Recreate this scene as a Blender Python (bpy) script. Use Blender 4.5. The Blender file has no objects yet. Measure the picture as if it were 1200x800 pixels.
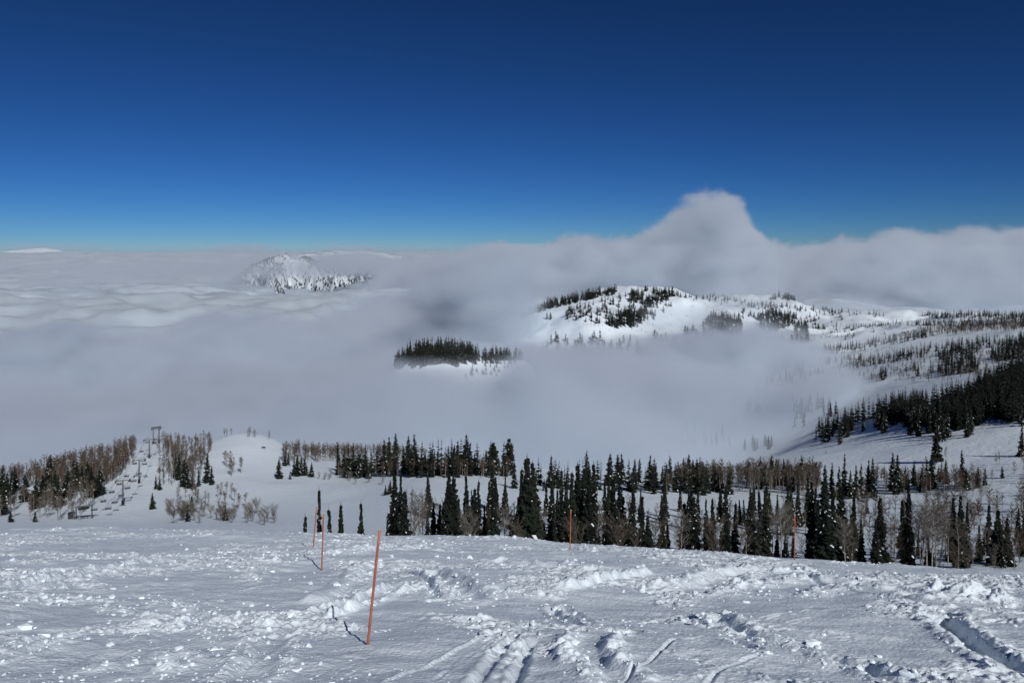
import bpy, math
import numpy as np

C = bpy.context.scene.collection
scn = bpy.context.scene
# ------------------------------------------------------------------ camera, sky, sun, exposure
F, UC, VH = 866.0, 600.0, 290.0            # focal length and horizon of the 1200x800 frame
cam_d = bpy.data.cameras.new("camera"); cam = bpy.data.objects.new("camera", cam_d); C.objects.link(cam)
cam.location = (0, 0, 0); cam.rotation_euler = (math.radians(90), 0, 0)
cam_d.sensor_fit = 'HORIZONTAL'; cam_d.sensor_width = 36.0; cam_d.lens = 36.0 * F / 1200.0
cam_d.shift_y = (VH - 400.0) / 1200.0
cam_d.clip_start = 0.1; cam_d.clip_end = 200000.0
scn.camera = cam

SUN_EL, SUN_AZ = 36.5, 155.0               # azimuth clockwise from +Y: behind the camera, to the right
w = bpy.data.worlds.new("World"); scn.world = w; w.use_nodes = True
nt = w.node_tree; bg = nt.nodes['Background']
sky = nt.nodes.new('ShaderNodeTexSky'); sky.sky_type = 'NISHITA'; sky.sun_disc = False
sky.sun_elevation = math.radians(SUN_EL); sky.sun_rotation = math.radians(SUN_AZ)
sky.altitude = 7000.0; sky.air_density = 1.5; sky.dust_density = 0.05; sky.ozone_density = 10.0
gm = nt.nodes.new('ShaderNodeGamma'); gm.inputs[1].default_value = 1.50      # deep high-altitude blue
hs = nt.nodes.new('ShaderNodeHueSaturation'); hs.inputs['Hue'].default_value = .494; hs.inputs['Value'].default_value = .46
nt.links.new(sky.outputs[0], gm.inputs[0]); nt.links.new(gm.outputs[0], hs.inputs['Color']); nt.links.new(hs.outputs[0], bg.inputs[0]); bg.inputs[1].default_value = 0.053
sl = bpy.data.lights.new("sun", 'SUN'); so = bpy.data.objects.new("sun", sl); C.objects.link(so)
sl.energy = 5.0; sl.angle = math.radians(0.5); sl.color = (1.0, 0.995, 0.965)
so.rotation_euler = (math.radians(90 - SUN_EL), 0, math.radians(180 - SUN_AZ))
so.location = (200, -200, 200)
scn.view_settings.view_transform = 'Standard'; scn.view_settings.look = 'None'
scn.view_settings.gamma = 1.0; scn.view_settings.use_curve_mapping = False
scn.view_settings.exposure = -0.66
cy = scn.cycles
cy.max_bounces = 14; cy.volume_bounces = 7; cy.diffuse_bounces = 3; cy.volume_step_rate = 1.5; cy.volume_max_steps = 400
cy.transparent_max_bounces = 16

rng = np.random.default_rng(7)

# ------------------------------------------------------------------ numpy helpers
def _hash(ix, iy, iz, seed):
    n = (ix.astype(np.int64) * 374761393 + iy.astype(np.int64) * 668265263 + iz.astype(np.int64) * 2147483647 + seed * 144665) & 0xffffffff
    n = ((n ^ (n >> 13)) * 1274126177) & 0xffffffff
    n = (n ^ (n >> 16)) & 0xffffffff
    return n.astype(np.float32) / np.float32(4294967295.0) * 2 - 1

def noise2(x, y, seed=0):
    x = np.asarray(x, np.float64); y = np.asarray(y, np.float64)
    ix = np.floor(x); iy = np.floor(y)
    fx = (x - ix).astype(np.float32); fy = (y - iy).astype(np.float32)
    fx = fx*fx*fx*(fx*(fx*6-15)+10); fy = fy*fy*fy*(fy*(fy*6-15)+10)
    z = np.zeros(1, np.int64)
    a = _hash(ix, iy, z, seed); b = _hash(ix+1, iy, z, seed); c = _hash(ix, iy+1, z, seed); d = _hash(ix+1, iy+1, z, seed)
    return (a*(1-fx)+b*fx)*(1-fy) + (c*(1-fx)+d*fx)*fy

def noise3(x, y, z, seed=0):
    ix = np.floor(x); iy = np.floor(y); iz = np.floor(z)
    f = []
    for p, q in ((x, ix), (y, iy), (z, iz)):
        t = (p - q).astype(np.float32); f.append(t*t*(3-2*t))
    fx, fy, fz = f
    r = 0
    for k in (0, 1):
        a = _hash(ix, iy, iz+k, seed); b = _hash(ix+1, iy, iz+k, seed); c = _hash(ix, iy+1, iz+k, seed); d = _hash(ix+1, iy+1, iz+k, seed)
        s = (a*(1-fx)+b*fx)*(1-fy) + (c*(1-fx)+d*fx)*fy
        r = r + s * (fz if k else (1-fz))
    return r

def fbm2(x, y, oct=4, seed=0, gain=.5):
    r = 0; a = 1.0; n = 0
    for i in range(oct):
        r = r + a*noise2(x*2**i + 17.3*i, y*2**i - 9.1*i, seed+i); n += a; a *= gain
    return r/n

def fbm3(x, y, z, oct=4, seed=0, gain=.5):
    r = 0; a = 1.0; n = 0
    for i in range(oct):
        r = r + a*noise3(x*2**i + 17.3*i, y*2**i - 9.1*i, z*2**i + 5.7*i, seed+i); n += a; a *= gain
    return r/n

def smooth(a, b, x):
    t = np.clip((x-a)/(b-a), 0, 1); return t*t*(3-2*t)      # also falls when b < a

def cubic_w(xs, x):
    """index and Catmull-Rom (non-uniform, finite difference) weights for 1-D lookup"""
    i = np.clip(np.searchsorted(xs, x, side='right')-1, 0, len(xs)-2)
    t = np.clip((x-xs[i])/(xs[i+1]-xs[i]), 0, 1)
    return i, t

def interp_rows(xs, Y, x):
    """cubic Hermite along axis 0 of Y (len(xs), ...) evaluated elementwise for 1-D table Y"""
    m = np.gradient(Y, xs, axis=0)
    i, t = cubic_w(xs, x)
    h = (xs[i+1]-xs[i])
    return i, t, h, m

# ------------------------------------------------------------------ terrain (depression tables: view-line v against column u and distance d)
U = np.array([-600, -300, 0, 100, 160, 200, 280, 340, 420, 500, 600, 700, 800, 900, 1000, 1100, 1200, 1500, 1900], float)
D = np.array([110, 160, 220, 300, 380, 460, 560, 700, 900, 1200, 1600, 2000, 2300, 3000], float)
V = {
-600: [650, 640, 630, 622, 610, 600, 590, 600, 610, 570, 495, 450, 430, 400],
-300: [650, 640, 628, 615, 600, 590, 575, 585, 605, 568, 495, 450, 430, 400],
0:    [655, 640, 625, 607, 580, 560, 572, 592, 605, 566, 495, 450, 430, 400],
100: [655, 640, 625, 605, 564, 538, 536, 572, 600, 566, 495, 450, 430, 400],
160: [655, 640, 625, 604, 561, 528, 521, 565, 596, 564, 495, 450, 430, 400],
200: [655, 640, 622, 602, 560, 527, 518, 558, 590, 562, 495, 450, 430, 400],
280: [655, 640, 620, 598, 558, 529, 530, 545, 578, 560, 495, 450, 430, 400],
340: [655, 640, 619, 594, 561, 538, 533, 538, 565, 558, 495, 450, 430, 400],
420: [657, 641, 617, 588, 562, 546, 535, 531, 555, 556, 490, 450, 430, 400],
500: [661, 643, 610, 571, 550, 541, 537, 534, 552, 550, 478, 432, 425, 400],
600:  [672, 647, 613, 574, 558, 551, 547, 545, 545, 500, 405, 368, 376, 398],
700:  [680, 651, 620, 582, 564, 556, 552, 550, 530, 450, 378, 341, 360, 395],
800:  [686, 655, 624, 588, 566, 555, 548, 546, 512, 440, 382, 346, 360, 390],
900:  [690, 658, 627, 588, 560, 543, 533, 526, 485, 432, 387, 354, 366, 390],
1000: [694, 661, 624, 581, 547, 521, 501, 475, 444, 414, 391, 365, 374, 392],
1100: [696, 660, 617, 569, 527, 492, 463, 437, 413, 391, 377, 376, 384, 398],
1200: [697, 657, 607, 551, 506, 469, 439, 414, 394, 378, 371, 385, 395, 405],
1500: [697, 645, 585, 520, 470, 434, 409, 392, 380, 374, 378, 395, 405, 410],
1900: [697, 640, 570, 500, 450, 416, 396, 384, 377, 373, 380, 398, 405, 410]}
VT = np.array([V[int(u)] for u in U]).T            # rows D, columns U
LD = np.log(D)
def hermite2(u, ld):
    # separable cubic Hermite
    i, t = cubic_w(LD, ld); j, s = cubic_w(U, u)
    gd = np.gradient(VT, LD, axis=0); gu = np.gradient(VT, U, axis=1); gdu = np.gradient(gd, U, axis=1)
    hd = LD[i+1]-LD[i]; hu = U[j+1]-U[j]
    def H(t): t2=t*t; t3=t2*t; return 2*t3-3*t2+1, t3-2*t2+t, -2*t3+3*t2, t3-t2
    a0, a1, a2, a3 = H(t); b0, b1, b2, b3 = H(s)
    def along(Fv, Fu, r): return Fv[r, j]*b0 + Fu[r, j]*hu*b1 + Fv[r, j+1]*b2 + Fu[r, j+1]*hu*b3
    return along(VT, gu, i)*a0 + along(gd, gdu, i)*hd*a1 + along(VT, gu, i+1)*a2 + along(gd, gdu, i+1)*hd*a3

def near_plane(x, y):
    return -2.3 - 0.334*y - 0.045*np.maximum(x, 0)*np.clip(y/30, 0, 1.5)

def crest_y(x):
    t = x/40.0
    return 45 - 13*t - 3*np.exp(-((x-14)/12)**2)

KU = np.array([0, 430, 452, 463, 480, 500, 520, 545, 565, 590, 608, 622, 640, 670, 2000], float); KV = np.array([700, 480, 444, 427, 412, 403, 403, 410, 419, 420, 422, 431, 455, 492, 700], float)
def ground(x, y):
    x = np.asarray(x, float); y = np.asarray(y, float)
    d = np.maximum(y, 1.0)
    u = np.clip(UC + F*x/d, U[0], U[-1])
    zn = near_plane(x, y)
    over = y - np.clip(crest_y(x), 33, 62)
    zn = zn - 0.02*np.clip(over+6, 0, 12)**2*(over < 6) - (0.02*144+0.48*(over-6))*(over >= 6)
    ld = np.log(np.clip(d, D[0], D[-1]))
    zt = (VH - hermite2(u, ld))/F*np.clip(d, D[0], D[-1])
    zt = zt + (-400-zt)*smooth(3000, 4200, d)
    # knoll with dark wood, its eastern spur, the snow knob behind the far hill, and natural relief
    zk = (VH-np.interp(u, KU, KV))/F*965 - 0.9*np.sqrt((d-965)**2+22**2) + 20 + 6*fbm2(x/60, y/60, 3, 14)
    zt = np.maximum(zt, zk) + 8*np.exp(-((zt-zk)/16)**2)*smooth(440, 470, u)*(1-smooth(620, 650, u))
    zt = zt + 95*np.exp(-np.abs((u-928)/46)**2 - (np.log(d/2850)/.06)**2)
    zt = zt + 14*np.exp(-np.abs((u-296)/50)**2.6 - (np.log(d/515)/.115)**2)      # groomed dome on the left hill
    r = fbm2(x/180, y/180, 5, 11)*np.clip(d, 100, 2500)*(0.010+.010*smooth(1100, 1700, d)) + fbm2(x/30, y/30, 3, 12)*0.55*smooth(110, 220, d)
    r = r + 17*(np.abs(fbm2((x+.5*y)/120, (y-.5*x)/300, 3, 15))-.2)*smooth(1200, 1600, d)      # gullies of the far hill
    zt = zt + r*smooth(130, 420, d)
    k = smooth(75, 120, d)
    return zn*(1-k) + zt*k

def W(u, v, d): return ((u-UC)/F*d, d, (VH-v)/F*d)
def px_ground(u, v):
    """point on the foreground plane seen at pixel (u, v)"""
    t = (u-UC)/F; s = (VH-v)/F
    y = 10.0
    for _ in range(30):
        y = -(2.3 + 0.045*max(t*y, 0)*min(y/30, 1.5)) / (s + 0.334)
    return t*y, y
_steps = np.exp(np.linspace(math.log(100), math.log(3200), 500))
def hit(u, v, dmin=100, dmax=3200):
    """first point of the far terrain on the sight line through (u, v)"""
    d = _steps[(_steps >= dmin) & (_steps <= dmax)]
    x = (u-UC)/F*d; z = (VH-v)/F*d
    g = ground(x, d)
    k = np.nonzero(g >= z)[0]
    if len(k) == 0: return None
    return float(x[k[0]]), float(d[k[0]]), float(g[k[0]])

# ------------------------------------------------------------------ materials
def mat(name, col, rough=.8, spec=.2):
    m = bpy.data.materials.new(name); m.use_nodes = True
    b = m.node_tree.nodes['Principled BSDF']
    b.inputs['Base Color'].default_value = (*col, 1); b.inputs['Roughness'].default_value = rough
    b.inputs['Specular IOR Level'].default_value = spec
    return m
def vary(m, c1, c2, scale, detail=4, bump=0, bscale=None, coord='Object', bdist=.02):
    t = m.node_tree; n = t.nodes; b = n['Principled BSDF']
    tc = n.new('ShaderNodeTexCoord'); no = n.new('ShaderNodeTexNoise'); no.inputs['Scale'].default_value = scale; no.inputs['Detail'].default_value = detail
    rp = n.new('ShaderNodeValToRGB'); rp.color_ramp.elements[0].position = .35; rp.color_ramp.elements[1].position = .65
    rp.color_ramp.elements[0].color = (*c1, 1); rp.color_ramp.elements[1].color = (*c2, 1)
    t.links.new(tc.outputs[coord], no.inputs['Vector']); t.links.new(no.outputs['Fac'], rp.inputs['Fac']); t.links.new(rp.outputs['Color'], b.inputs['Base Color'])
    if bump:
        n2 = n.new('ShaderNodeTexNoise'); n2.inputs['Scale'].default_value = bscale or scale*4; n2.inputs['Detail'].default_value = 6
        bp = n.new('ShaderNodeBump'); bp.inputs['Strength'].default_value = bump; bp.inputs['Distance'].default_value = bdist
        t.links.new(tc.outputs[coord], n2.inputs['Vector']); t.links.new(n2.outputs['Fac'], bp.inputs['Height']); t.links.new(bp.outputs['Normal'], b.inputs['Normal'])
    return m

def mesh_np(name, verts, faces, mats, smooth_=False, mi=None, parent=None, link=True):
    """one mesh object from numpy verts (n,3) and faces (m,k)"""
    me = bpy.data.meshes.new(name)
    verts = np.ascontiguousarray(verts, np.float32); faces = np.ascontiguousarray(faces, np.int32)
    k = faces.shape[1]
    me.vertices.add(len(verts)); me.vertices.foreach_set('co', verts.ravel())
    me.loops.add(faces.size); me.loops.foreach_set('vertex_index', faces.ravel())
    me.polygons.add(len(faces)); me.polygons.foreach_set('loop_start', np.arange(0, faces.size, k, dtype=np.int32))
    me.polygons.foreach_set('use_smooth', np.full(len(faces), smooth_))
    for m in (mats if isinstance(mats, (list, tuple)) else [mats]): me.materials.append(m)
    if mi is not None: me.polygons.foreach_set('material_index', np.ascontiguousarray(mi, np.int32))
    me.update(calc_edges=True)
    o = bpy.data.objects.new(name, me)
    if link: C.objects.link(o)
    if parent: o.parent = parent
    return o
def grid_faces(nr, nc):
    i = np.arange(nr*nc).reshape(nr, nc)
    return np.stack([i[:-1, :-1], i[:-1, 1:], i[1:, 1:], i[1:, :-1]], -1).reshape(-1, 4)
# ------------------------------------------------------------------ foreground snow relief
def seg_dist(x, y, pts):
    """distance to, side of and run along a polyline"""
    best = np.full(x.shape, 1e9, np.float32); side = np.zeros(x.shape, np.float32); run = np.zeros(x.shape, np.float32); L = 0
    for (ax, ay), (bx, by) in zip(pts[:-1], pts[1:]):
        dx, dy = bx-ax, by-ay; l = math.hypot(dx, dy)
        t = np.clip(((x-ax)*dx+(y-ay)*dy)/(l*l), 0, 1)
        ex = x-(ax+t*dx); ey = y-(ay+t*dy); dd = np.sqrt(ex*ex+ey*ey)
        k = dd < best
        best = np.where(k, dd, best); side = np.where(k, np.sign(dx*ey-dy*ex), side); run = np.where(k, L+t*l, run); L += l
    return best, side, run, L
# (pixels along the track, half width m, groove depth m, berm m, lumpiness)
TRACKS = [
 ([(440,808),(500,775),(586,735)], .035, -.035, 0, .2),
 ([(553,805),(580,768),(607,738)], .085, .07, .025, .3),
 ([(600,805),(612,776),(628,746)], .08, .075, .03, .35),
 ([(362,718),(410,708),(470,688)], .16, .02, .15, .7),
 ([(355,703),(390,692),(430,664)], .30, -.12, 0, .4),
 ([(655,693),(700,682),(760,671)], .22, -.20, 0, .35),
 ([(640,705),(660,718),(686,733)], .10, .12, .05, .5),
 ([(655,703),(675,714),(700,728)], .09, .10, .05, .4),
 ([(830,715),(880,738),(933,753),(1007,770),(1067,790),(1110,806)], .17, .15, .09, .8),
 ([(845,742),(870,750),(893,760)], .10, .12, .04, .4),
 ([(1098,716),(1125,735),(1153,753),(1215,778)], .20, .22, .10, .7),
 ([(943,677),(1000,693),(1067,703)], .12, .09, .03, .3),
 ([(1067,703),(1110,700),(1150,697)], .30, -.14, .1, .8),
 ([(700,742),(690,758),(700,780),(740,805)], .20, .05, .12, .9),
 ([(820,806),(852,778),(900,762)], .035, .03, .01, .2),
 ([(505,800),(548,766),(640,722)], .03, .025, .01, .2),
 ([(470,672),(500,684),(512,700)], .10, .10, .04, .3),
 ([(900,730),(990,716),(1090,722)], .03, .025, .01, .2),
 ([(880,724),(980,708),(1080,712)], .03, .025, .01, .2),
 ([(250,806),(300,770),(390,735),(420,728)], .03, .025, .01, .2),
 ([(0,700),(120,690),(260,700)], .04, .03, .015, .3),
 ([(30,806),(130,752),(300,712)], .035, .03, .012, .2),
 ([(60,806),(150,760),(320,718)], .035, .03, .012, .2),
 ([(0,735),(140,708),(330,684)], .04, .03, .012, .2),
 ([(180,640),(300,668),(360,690)], .05, .03, .015, .2),
 ([(720,806),(790,752),(930,716)], .03, .028, .01, .2),
 ([(0,770),(60,752),(100,744)], .10, .05, .05, .4),
 ([(0,758),(50,745),(110,735)], .10, .05, .05, .4),
 ([(20,690),(120,672),(250,650)], .25, .10, .08, .6),
 ([(340,650),(380,655),(520,635)], .35, .1, .1, .6),
 ([(800,690),(860,672),(930,668)], .4, .15, .14, .7),
 ([(500,668),(540,690),(560,700)], .30, .15, .06, .5),
 ([(280,800),(310,770),(330,735)], .2, .07, .06, .8),
 ([(150,700),(230,722),(300,735)], .3, .06, .07, .8),
 ([(130,790),(190,770),(260,760)], .25, .05, .06, .8),
 ([(560,655),(620,660),(700,668)], .35, .08, .09, .8),
 ([(900,690),(960,682),(1080,690),(1200,700)], .5, .06, .12, .9)]
TRACKS_W = [([px_ground(*p) for p in pts], *r) for pts, *r in TRACKS]
# wind-smoothed patches (pixel centre, half size in px)
CALM = [((500,760),(85,45)), ((930,705),(120,26)), ((455,715),(60,22)), ((640,790),(30,20)), ((800,672),(60,8)), ((1000,668),(130,7)),
        ((360,680),(60,22)), ((720,700),(60,14)), ((150,640),(90,10)), ((330,790),(40,40)), ((90,715),(60,14)), ((240,745),(40,14)), ((1060,745),(70,22)), ((760,780),(80,16)), ((560,680),(40,14))]
def calmness(x, y):
    d = np.maximum(y, 1); u = UC+F*x/d; v = VH-F*near_plane(x, y)/d
    c = np.zeros(np.shape(x))
    wv = 12*fbm2(x/1.6, y/1.6, 3, 77)
    for (cu, cv), (ru, rv) in CALM:
        c = np.maximum(c, 1-smooth(.6, 1.15, np.hypot((u-cu+wv)/ru, (v-cv+wv*.4)/rv)))
    return c
def chop(x, y):
    """0 = wind-smoothed, 1 = cut-up powder"""
    a = fbm2(x/3.6+y/9, y/2.3, 4, 31)
    m = smooth(-.22, .22, a)
    return np.clip(m, .12, 1)*(1-.92*calmness(x, y))
def detail(x, y):
    h = fbm2(x/7, y/5, 4, 21)*.26 + fbm2(x/2.2, y/1.5, 3, 25)*.06 + .02*noise2(x/.45, y/.40, 26)
    c = chop(x, y)
    wx = x + .25*noise2(x/.5, y/.5, 40); wy = y + .25*noise2(x/.5, y/.5, 41)
    b1 = np.abs(fbm2(wx/.75, wy/.6, 4, 22)); b2 = np.abs(fbm2(wx/.26, wy/.22, 3, 23)); b3 = noise2(x/.10, y/.09, 24)
    lump = smooth(.05, .5, noise2(wx/.30, wy/.26, 27))*.045 + smooth(.1, .5, noise2(wx/.13, wy/.115, 28))*.035
    h = h + c*(b1*.07 + b2*.06 + b3*.016 + .010*noise2(x/.055, y/.05, 33) + lump - .04)
    # wind ripple on the smooth patches
    h = h + (1-c)*(.010*noise2((x*.4+y)/.22, (y*.25-x)/1.4, 29) + .004*noise2(x/.07, y/.07, 30))
    for pts, wd, dep, berm, lm in TRACKS_W:
        X = [p[0] for p in pts]; Y = [p[1] for p in pts]
        k = (x > min(X)-2.5) & (x < max(X)+2.5) & (y > min(Y)-2.5) & (y < max(Y)+2.5)
        if not k.any(): continue
        xs, ys = x[k], y[k]
        wob = .35*wd*noise2(xs/.5, ys/.5, 50)
        dd, sd, run, L = seg_dist(xs+wob, ys+wob, pts)
        fade = smooth(0, .5, run)*smooth(0, .5, L-run) * (1 + lm*.5*noise2(xs/.35, ys/.35, 51))
        g = np.exp(-(dd/wd)**4)
        bm = np.exp(-((dd-1.9*wd)/(.75*wd))**2)*np.clip(1+lm*.8*noise2(xs/.22, ys/.22, 52)+lm*.5*noise2(xs/.09, ys/.09, 53), 0, 1.6)*.75
        hk = h[k]
        if dep > 0: hk = hk*(1-.6*g*(1-lm*.5))
        h[k] = hk + fade*(-dep*g + berm*bm)
    return h
def surface(x, y):
    x = np.asarray(x, float); y = np.asarray(y, float)
    k = 1-smooth(60, 85, y)
    z = ground(x, y)
    m = (k > 0)
    if m.any():
        z = np.array(z); z[m] = z[m] + detail(x[m], y[m])*k[m]
    return z

# one sheet: rows fan out from in front of the viewer to the horizon, fine near and coarse far
fine = np.exp(np.linspace(math.log(3.0), math.log(66), 1150)); mid = np.exp(np.linspace(math.log(66), math.log(3200), 420)[1:]); far = np.exp(np.linspace(math.log(3200), math.log(60000), 40)[1:])
def fan(ys, nc, lim):
    t = np.linspace(-lim, lim, nc)
    Y = np.repeat(ys[:, None], nc, 1); X = t[None, :]*(Y+4.0)
    return X, Y
snow_m = mat('snow', (.81, .885, .955), .55, .25)
t = snow_m.node_tree; n = t.nodes; b = n['Principled BSDF']
tc = n.new('ShaderNodeTexCoord')
def nz(scale, detail_, src=None):
    q = n.new('ShaderNodeTexNoise'); q.inputs['Scale'].default_value = scale; q.inputs['Detail'].default_value = detail_
    t.links.new(src or tc.outputs['Object'], q.inputs['Vector']); return q
mp = n.new('ShaderNodeMapping'); mp.inputs['Scale'].default_value = (.9, .12, .5); mp.inputs['Rotation'].default_value = (0, 0, .5)
t.links.new(tc.outputs['Object'], mp.inputs['Vector'])
n1 = nz(16, 8); n2 = nz(.30, 9); n3 = nz(.8, 5, mp.outputs['Vector']); n3.inputs['Distortion'].default_value = 1.8
b1 = n.new('ShaderNodeBump'); b1.inputs['Strength'].default_value = .8; b1.inputs['Distance'].default_value = .035
b2 = n.new('ShaderNodeBump'); b2.inputs['Distance'].default_value = 1.0
b3 = n.new('ShaderNodeBump'); b3.inputs['Distance'].default_value = .55
t.links.new(n1.outputs['Fac'], b1.inputs['Height']); t.links.new(n2.outputs['Fac'], b2.inputs['Height']); t.links.new(n3.outputs['Fac'], b3.inputs['Height'])
t.links.new(b3.outputs['Normal'], b2.inputs['Normal']); t.links.new(b2.outputs['Normal'], b1.inputs['Normal']); t.links.new(b1.outputs['Normal'], b.inputs['Normal'])
sx = n.new('ShaderNodeSeparateXYZ'); t.links.new(tc.outputs['Object'], sx.inputs[0])
mr = n.new('ShaderNodeMapRange'); mr.inputs['From Min'].default_value = 55; mr.inputs['From Max'].default_value = 130; mr.inputs['To Min'].default_value = .05; mr.inputs['To Max'].default_value = .45
t.links.new(sx.outputs['Y'], mr.inputs['Value'])      # tracked-out slopes beyond the crest are rougher than the geometry carries
t.links.new(mr.outputs[0], b2.inputs['Strength']); t.links.new(mr.outputs[0], b3.inputs['Strength'])
b.inputs['Subsurface Weight'].default_value = 0.0
ys = np.concatenate([fine, mid, far])
X, Y = fan(ys, 1400, 1.0)
Z = surface(X.ravel(), Y.ravel()).reshape(X.shape)
snow = mesh_np('snow_ground', np.stack([X, Y, Z], -1).reshape(-1, 3), grid_faces(*X.shape), snow_m, True)
snow['kind'] = 'structure'
# crumbled chunks lying on the cut-up snow
PH = (1+5**.5)/2
ICO = np.array([(-1,PH,0),(1,PH,0),(-1,-PH,0),(1,-PH,0),(0,-1,PH),(0,1,PH),(0,-1,-PH),(0,1,-PH),(PH,0,-1),(PH,0,1),(-PH,0,-1),(-PH,0,1)])/1.9
ICF = np.array([(0,11,5),(0,5,1),(0,1,7),(0,7,10),(0,10,11),(1,5,9),(5,11,4),(11,10,2),(10,7,6),(7,1,8),(3,9,4),(3,4,2),(3,2,6),(3,6,8),(3,8,9),(4,9,5),(2,4,11),(6,2,10),(8,6,7),(9,8,1)])
N_ = 150000
yy = np.exp(rng.uniform(math.log(6.5), math.log(56), N_)); xx = rng.uniform(-.80, .80, N_)*(yy+1.5)
pc = chop(xx, yy)*smooth(-.15, .35, fbm2(xx/1.1, yy/.8, 3, 91))
for pts, wd, dep, berm, lm in TRACKS_W:
    if berm > .03 and lm > .35:
        dd = seg_dist(xx, yy, pts)[0]; pc = np.maximum(pc, .55*np.exp(-((dd-1.9*wd)/(1.2*wd))**2))
kp = rng.random(N_) < pc*.30+.001
xx, yy = xx[kp], yy[kp]; M_ = len(xx)
sz = np.exp(rng.normal(math.log(.0125), .6, M_))*np.clip(yy/10, .8, 3)**.55; sz = np.minimum(sz, .085)
zz = surface(xx, yy)
vv = ICO[None]*(1+rng.uniform(-.42, .42, (M_, 12, 1)))*sz[:, None, None]*np.stack([rng.uniform(.7, 1.5, M_), rng.uniform(.7, 1.5, M_), rng.uniform(.6, 1.0, M_)], -1)[:, None, :]
vv = vv + np.stack([xx, yy, zz+sz*.1], -1)[:, None, :]
chunk_m = mat('snow_chunk', (.82, .89, .955), .6, .2)
chk = mesh_np('snow_chunks', vv.reshape(-1, 3), (ICF[None]+12*np.arange(M_)[:, None, None]).reshape(-1, 3), chunk_m, False)
chk['kind'] = 'stuff'
# ------------------------------------------------------------------ clouds: density grids inside soft volumes, and the deck that runs on to the horizon
def cloud_material(name, dens, g=0.0, col=(.95, .97, 1.0)):
    m = bpy.data.materials.new(name); m.use_nodes = True
    t = m.node_tree; t.nodes.remove(t.nodes['Principled BSDF'])
    v = t.nodes.new('ShaderNodeVolumePrincipled'); v.inputs['Color'].default_value = (*col, 1)
    v.inputs['Density'].default_value = dens; v.inputs['Anisotropy'].default_value = g
    t.links.new(v.outputs[0], t.nodes['Material Output'].inputs['Volume'])
    return m
def cloud_volume(name, lo, hi, vox, fn, dens, g_=0.0, col=(.84, .885, .945)):
    lo = np.array(lo, float); hi = np.array(hi, float)
    n = np.round((hi-lo)/vox).astype(int)+1
    hi = lo+(n-1)*vox
    ax = [lo[k]+vox*np.arange(n[k]) for k in range(3)]
    P = np.stack(np.meshgrid(*ax, indexing='ij'), -1).reshape(-1, 3)
    dn = fn(P[:, 0], P[:, 1], P[:, 2]).astype(np.float32)
    me = bpy.data.meshes.new(name); me.vertices.add(len(P))
    me.vertices.foreach_set('co', P.astype(np.float32).ravel())
    at = me.attributes.new('dens', 'FLOAT', 'POINT'); at.data.foreach_set('value', dn)
    o = bpy.data.objects.new(name, me); C.objects.link(o)
    g = bpy.data.node_groups.new(name, 'GeometryNodeTree')
    g.interface.new_socket('Geometry', in_out='INPUT', socket_type='NodeSocketGeometry')
    g.interface.new_socket('Geometry', in_out='OUTPUT', socket_type='NodeSocketGeometry')
    N = g.nodes; L = g.links.new
    gi = N.new('NodeGroupInput'); go = N.new('NodeGroupOutput')
    pos = N.new('GeometryNodeInputPosition'); sub = N.new('ShaderNodeVectorMath'); sub.operation = 'SUBTRACT'; sub.inputs[1].default_value = lo
    div = N.new('ShaderNodeVectorMath'); div.operation = 'SCALE'; div.inputs['Scale'].default_value = 1.0/vox
    sep = N.new('ShaderNodeSeparateXYZ'); L(pos.outputs[0], sub.inputs[0]); L(sub.outputs[0], div.inputs[0]); L(div.outputs[0], sep.inputs[0])
    def mth(op, a, b_):
        q = N.new('ShaderNodeMath'); q.operation = op
        for s, val in ((0, a), (1, b_)):
            if val is None: continue
            if isinstance(val, (int, float)): q.inputs[s].default_value = val
            else: L(val, q.inputs[s])
        return q.outputs[0]
    r = [mth('ROUND', sep.outputs[k], None) for k in range(3)]
    idx = mth('ADD', mth('MULTIPLY', mth('ADD', mth('MULTIPLY', r[0], float(n[1])), r[1]), float(n[2])), r[2])
    na = N.new('GeometryNodeInputNamedAttribute'); na.data_type = 'FLOAT'; na.inputs['Name'].default_value = 'dens'
    si = N.new('GeometryNodeSampleIndex'); si.data_type = 'FLOAT'; si.domain = 'POINT'; si.clamp = True
    L(gi.outputs[0], si.inputs['Geometry']); L(na.outputs[0], si.inputs['Value']); L(idx, si.inputs['Index'])
    vc = N.new('GeometryNodeVolumeCube')
    L(si.outputs[0], vc.inputs['Density']); vc.inputs['Min'].default_value = lo; vc.inputs['Max'].default_value = hi
    for k, q in enumerate('XYZ'): vc.inputs['Resolution '+q].default_value = int(n[k])
    sm = N.new('GeometryNodeSetMaterial'); m = cloud_material(name, dens, g_, col); sm.inputs['Material'].default_value = m
    L(vc.outputs[0], sm.inputs[0]); L(sm.outputs[0], go.inputs[0])
    me.materials.append(m)
    md = o.modifiers.new('cloud', 'NODES'); md.node_group = g
    o['kind'] = 'stuff'
    return o

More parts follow.
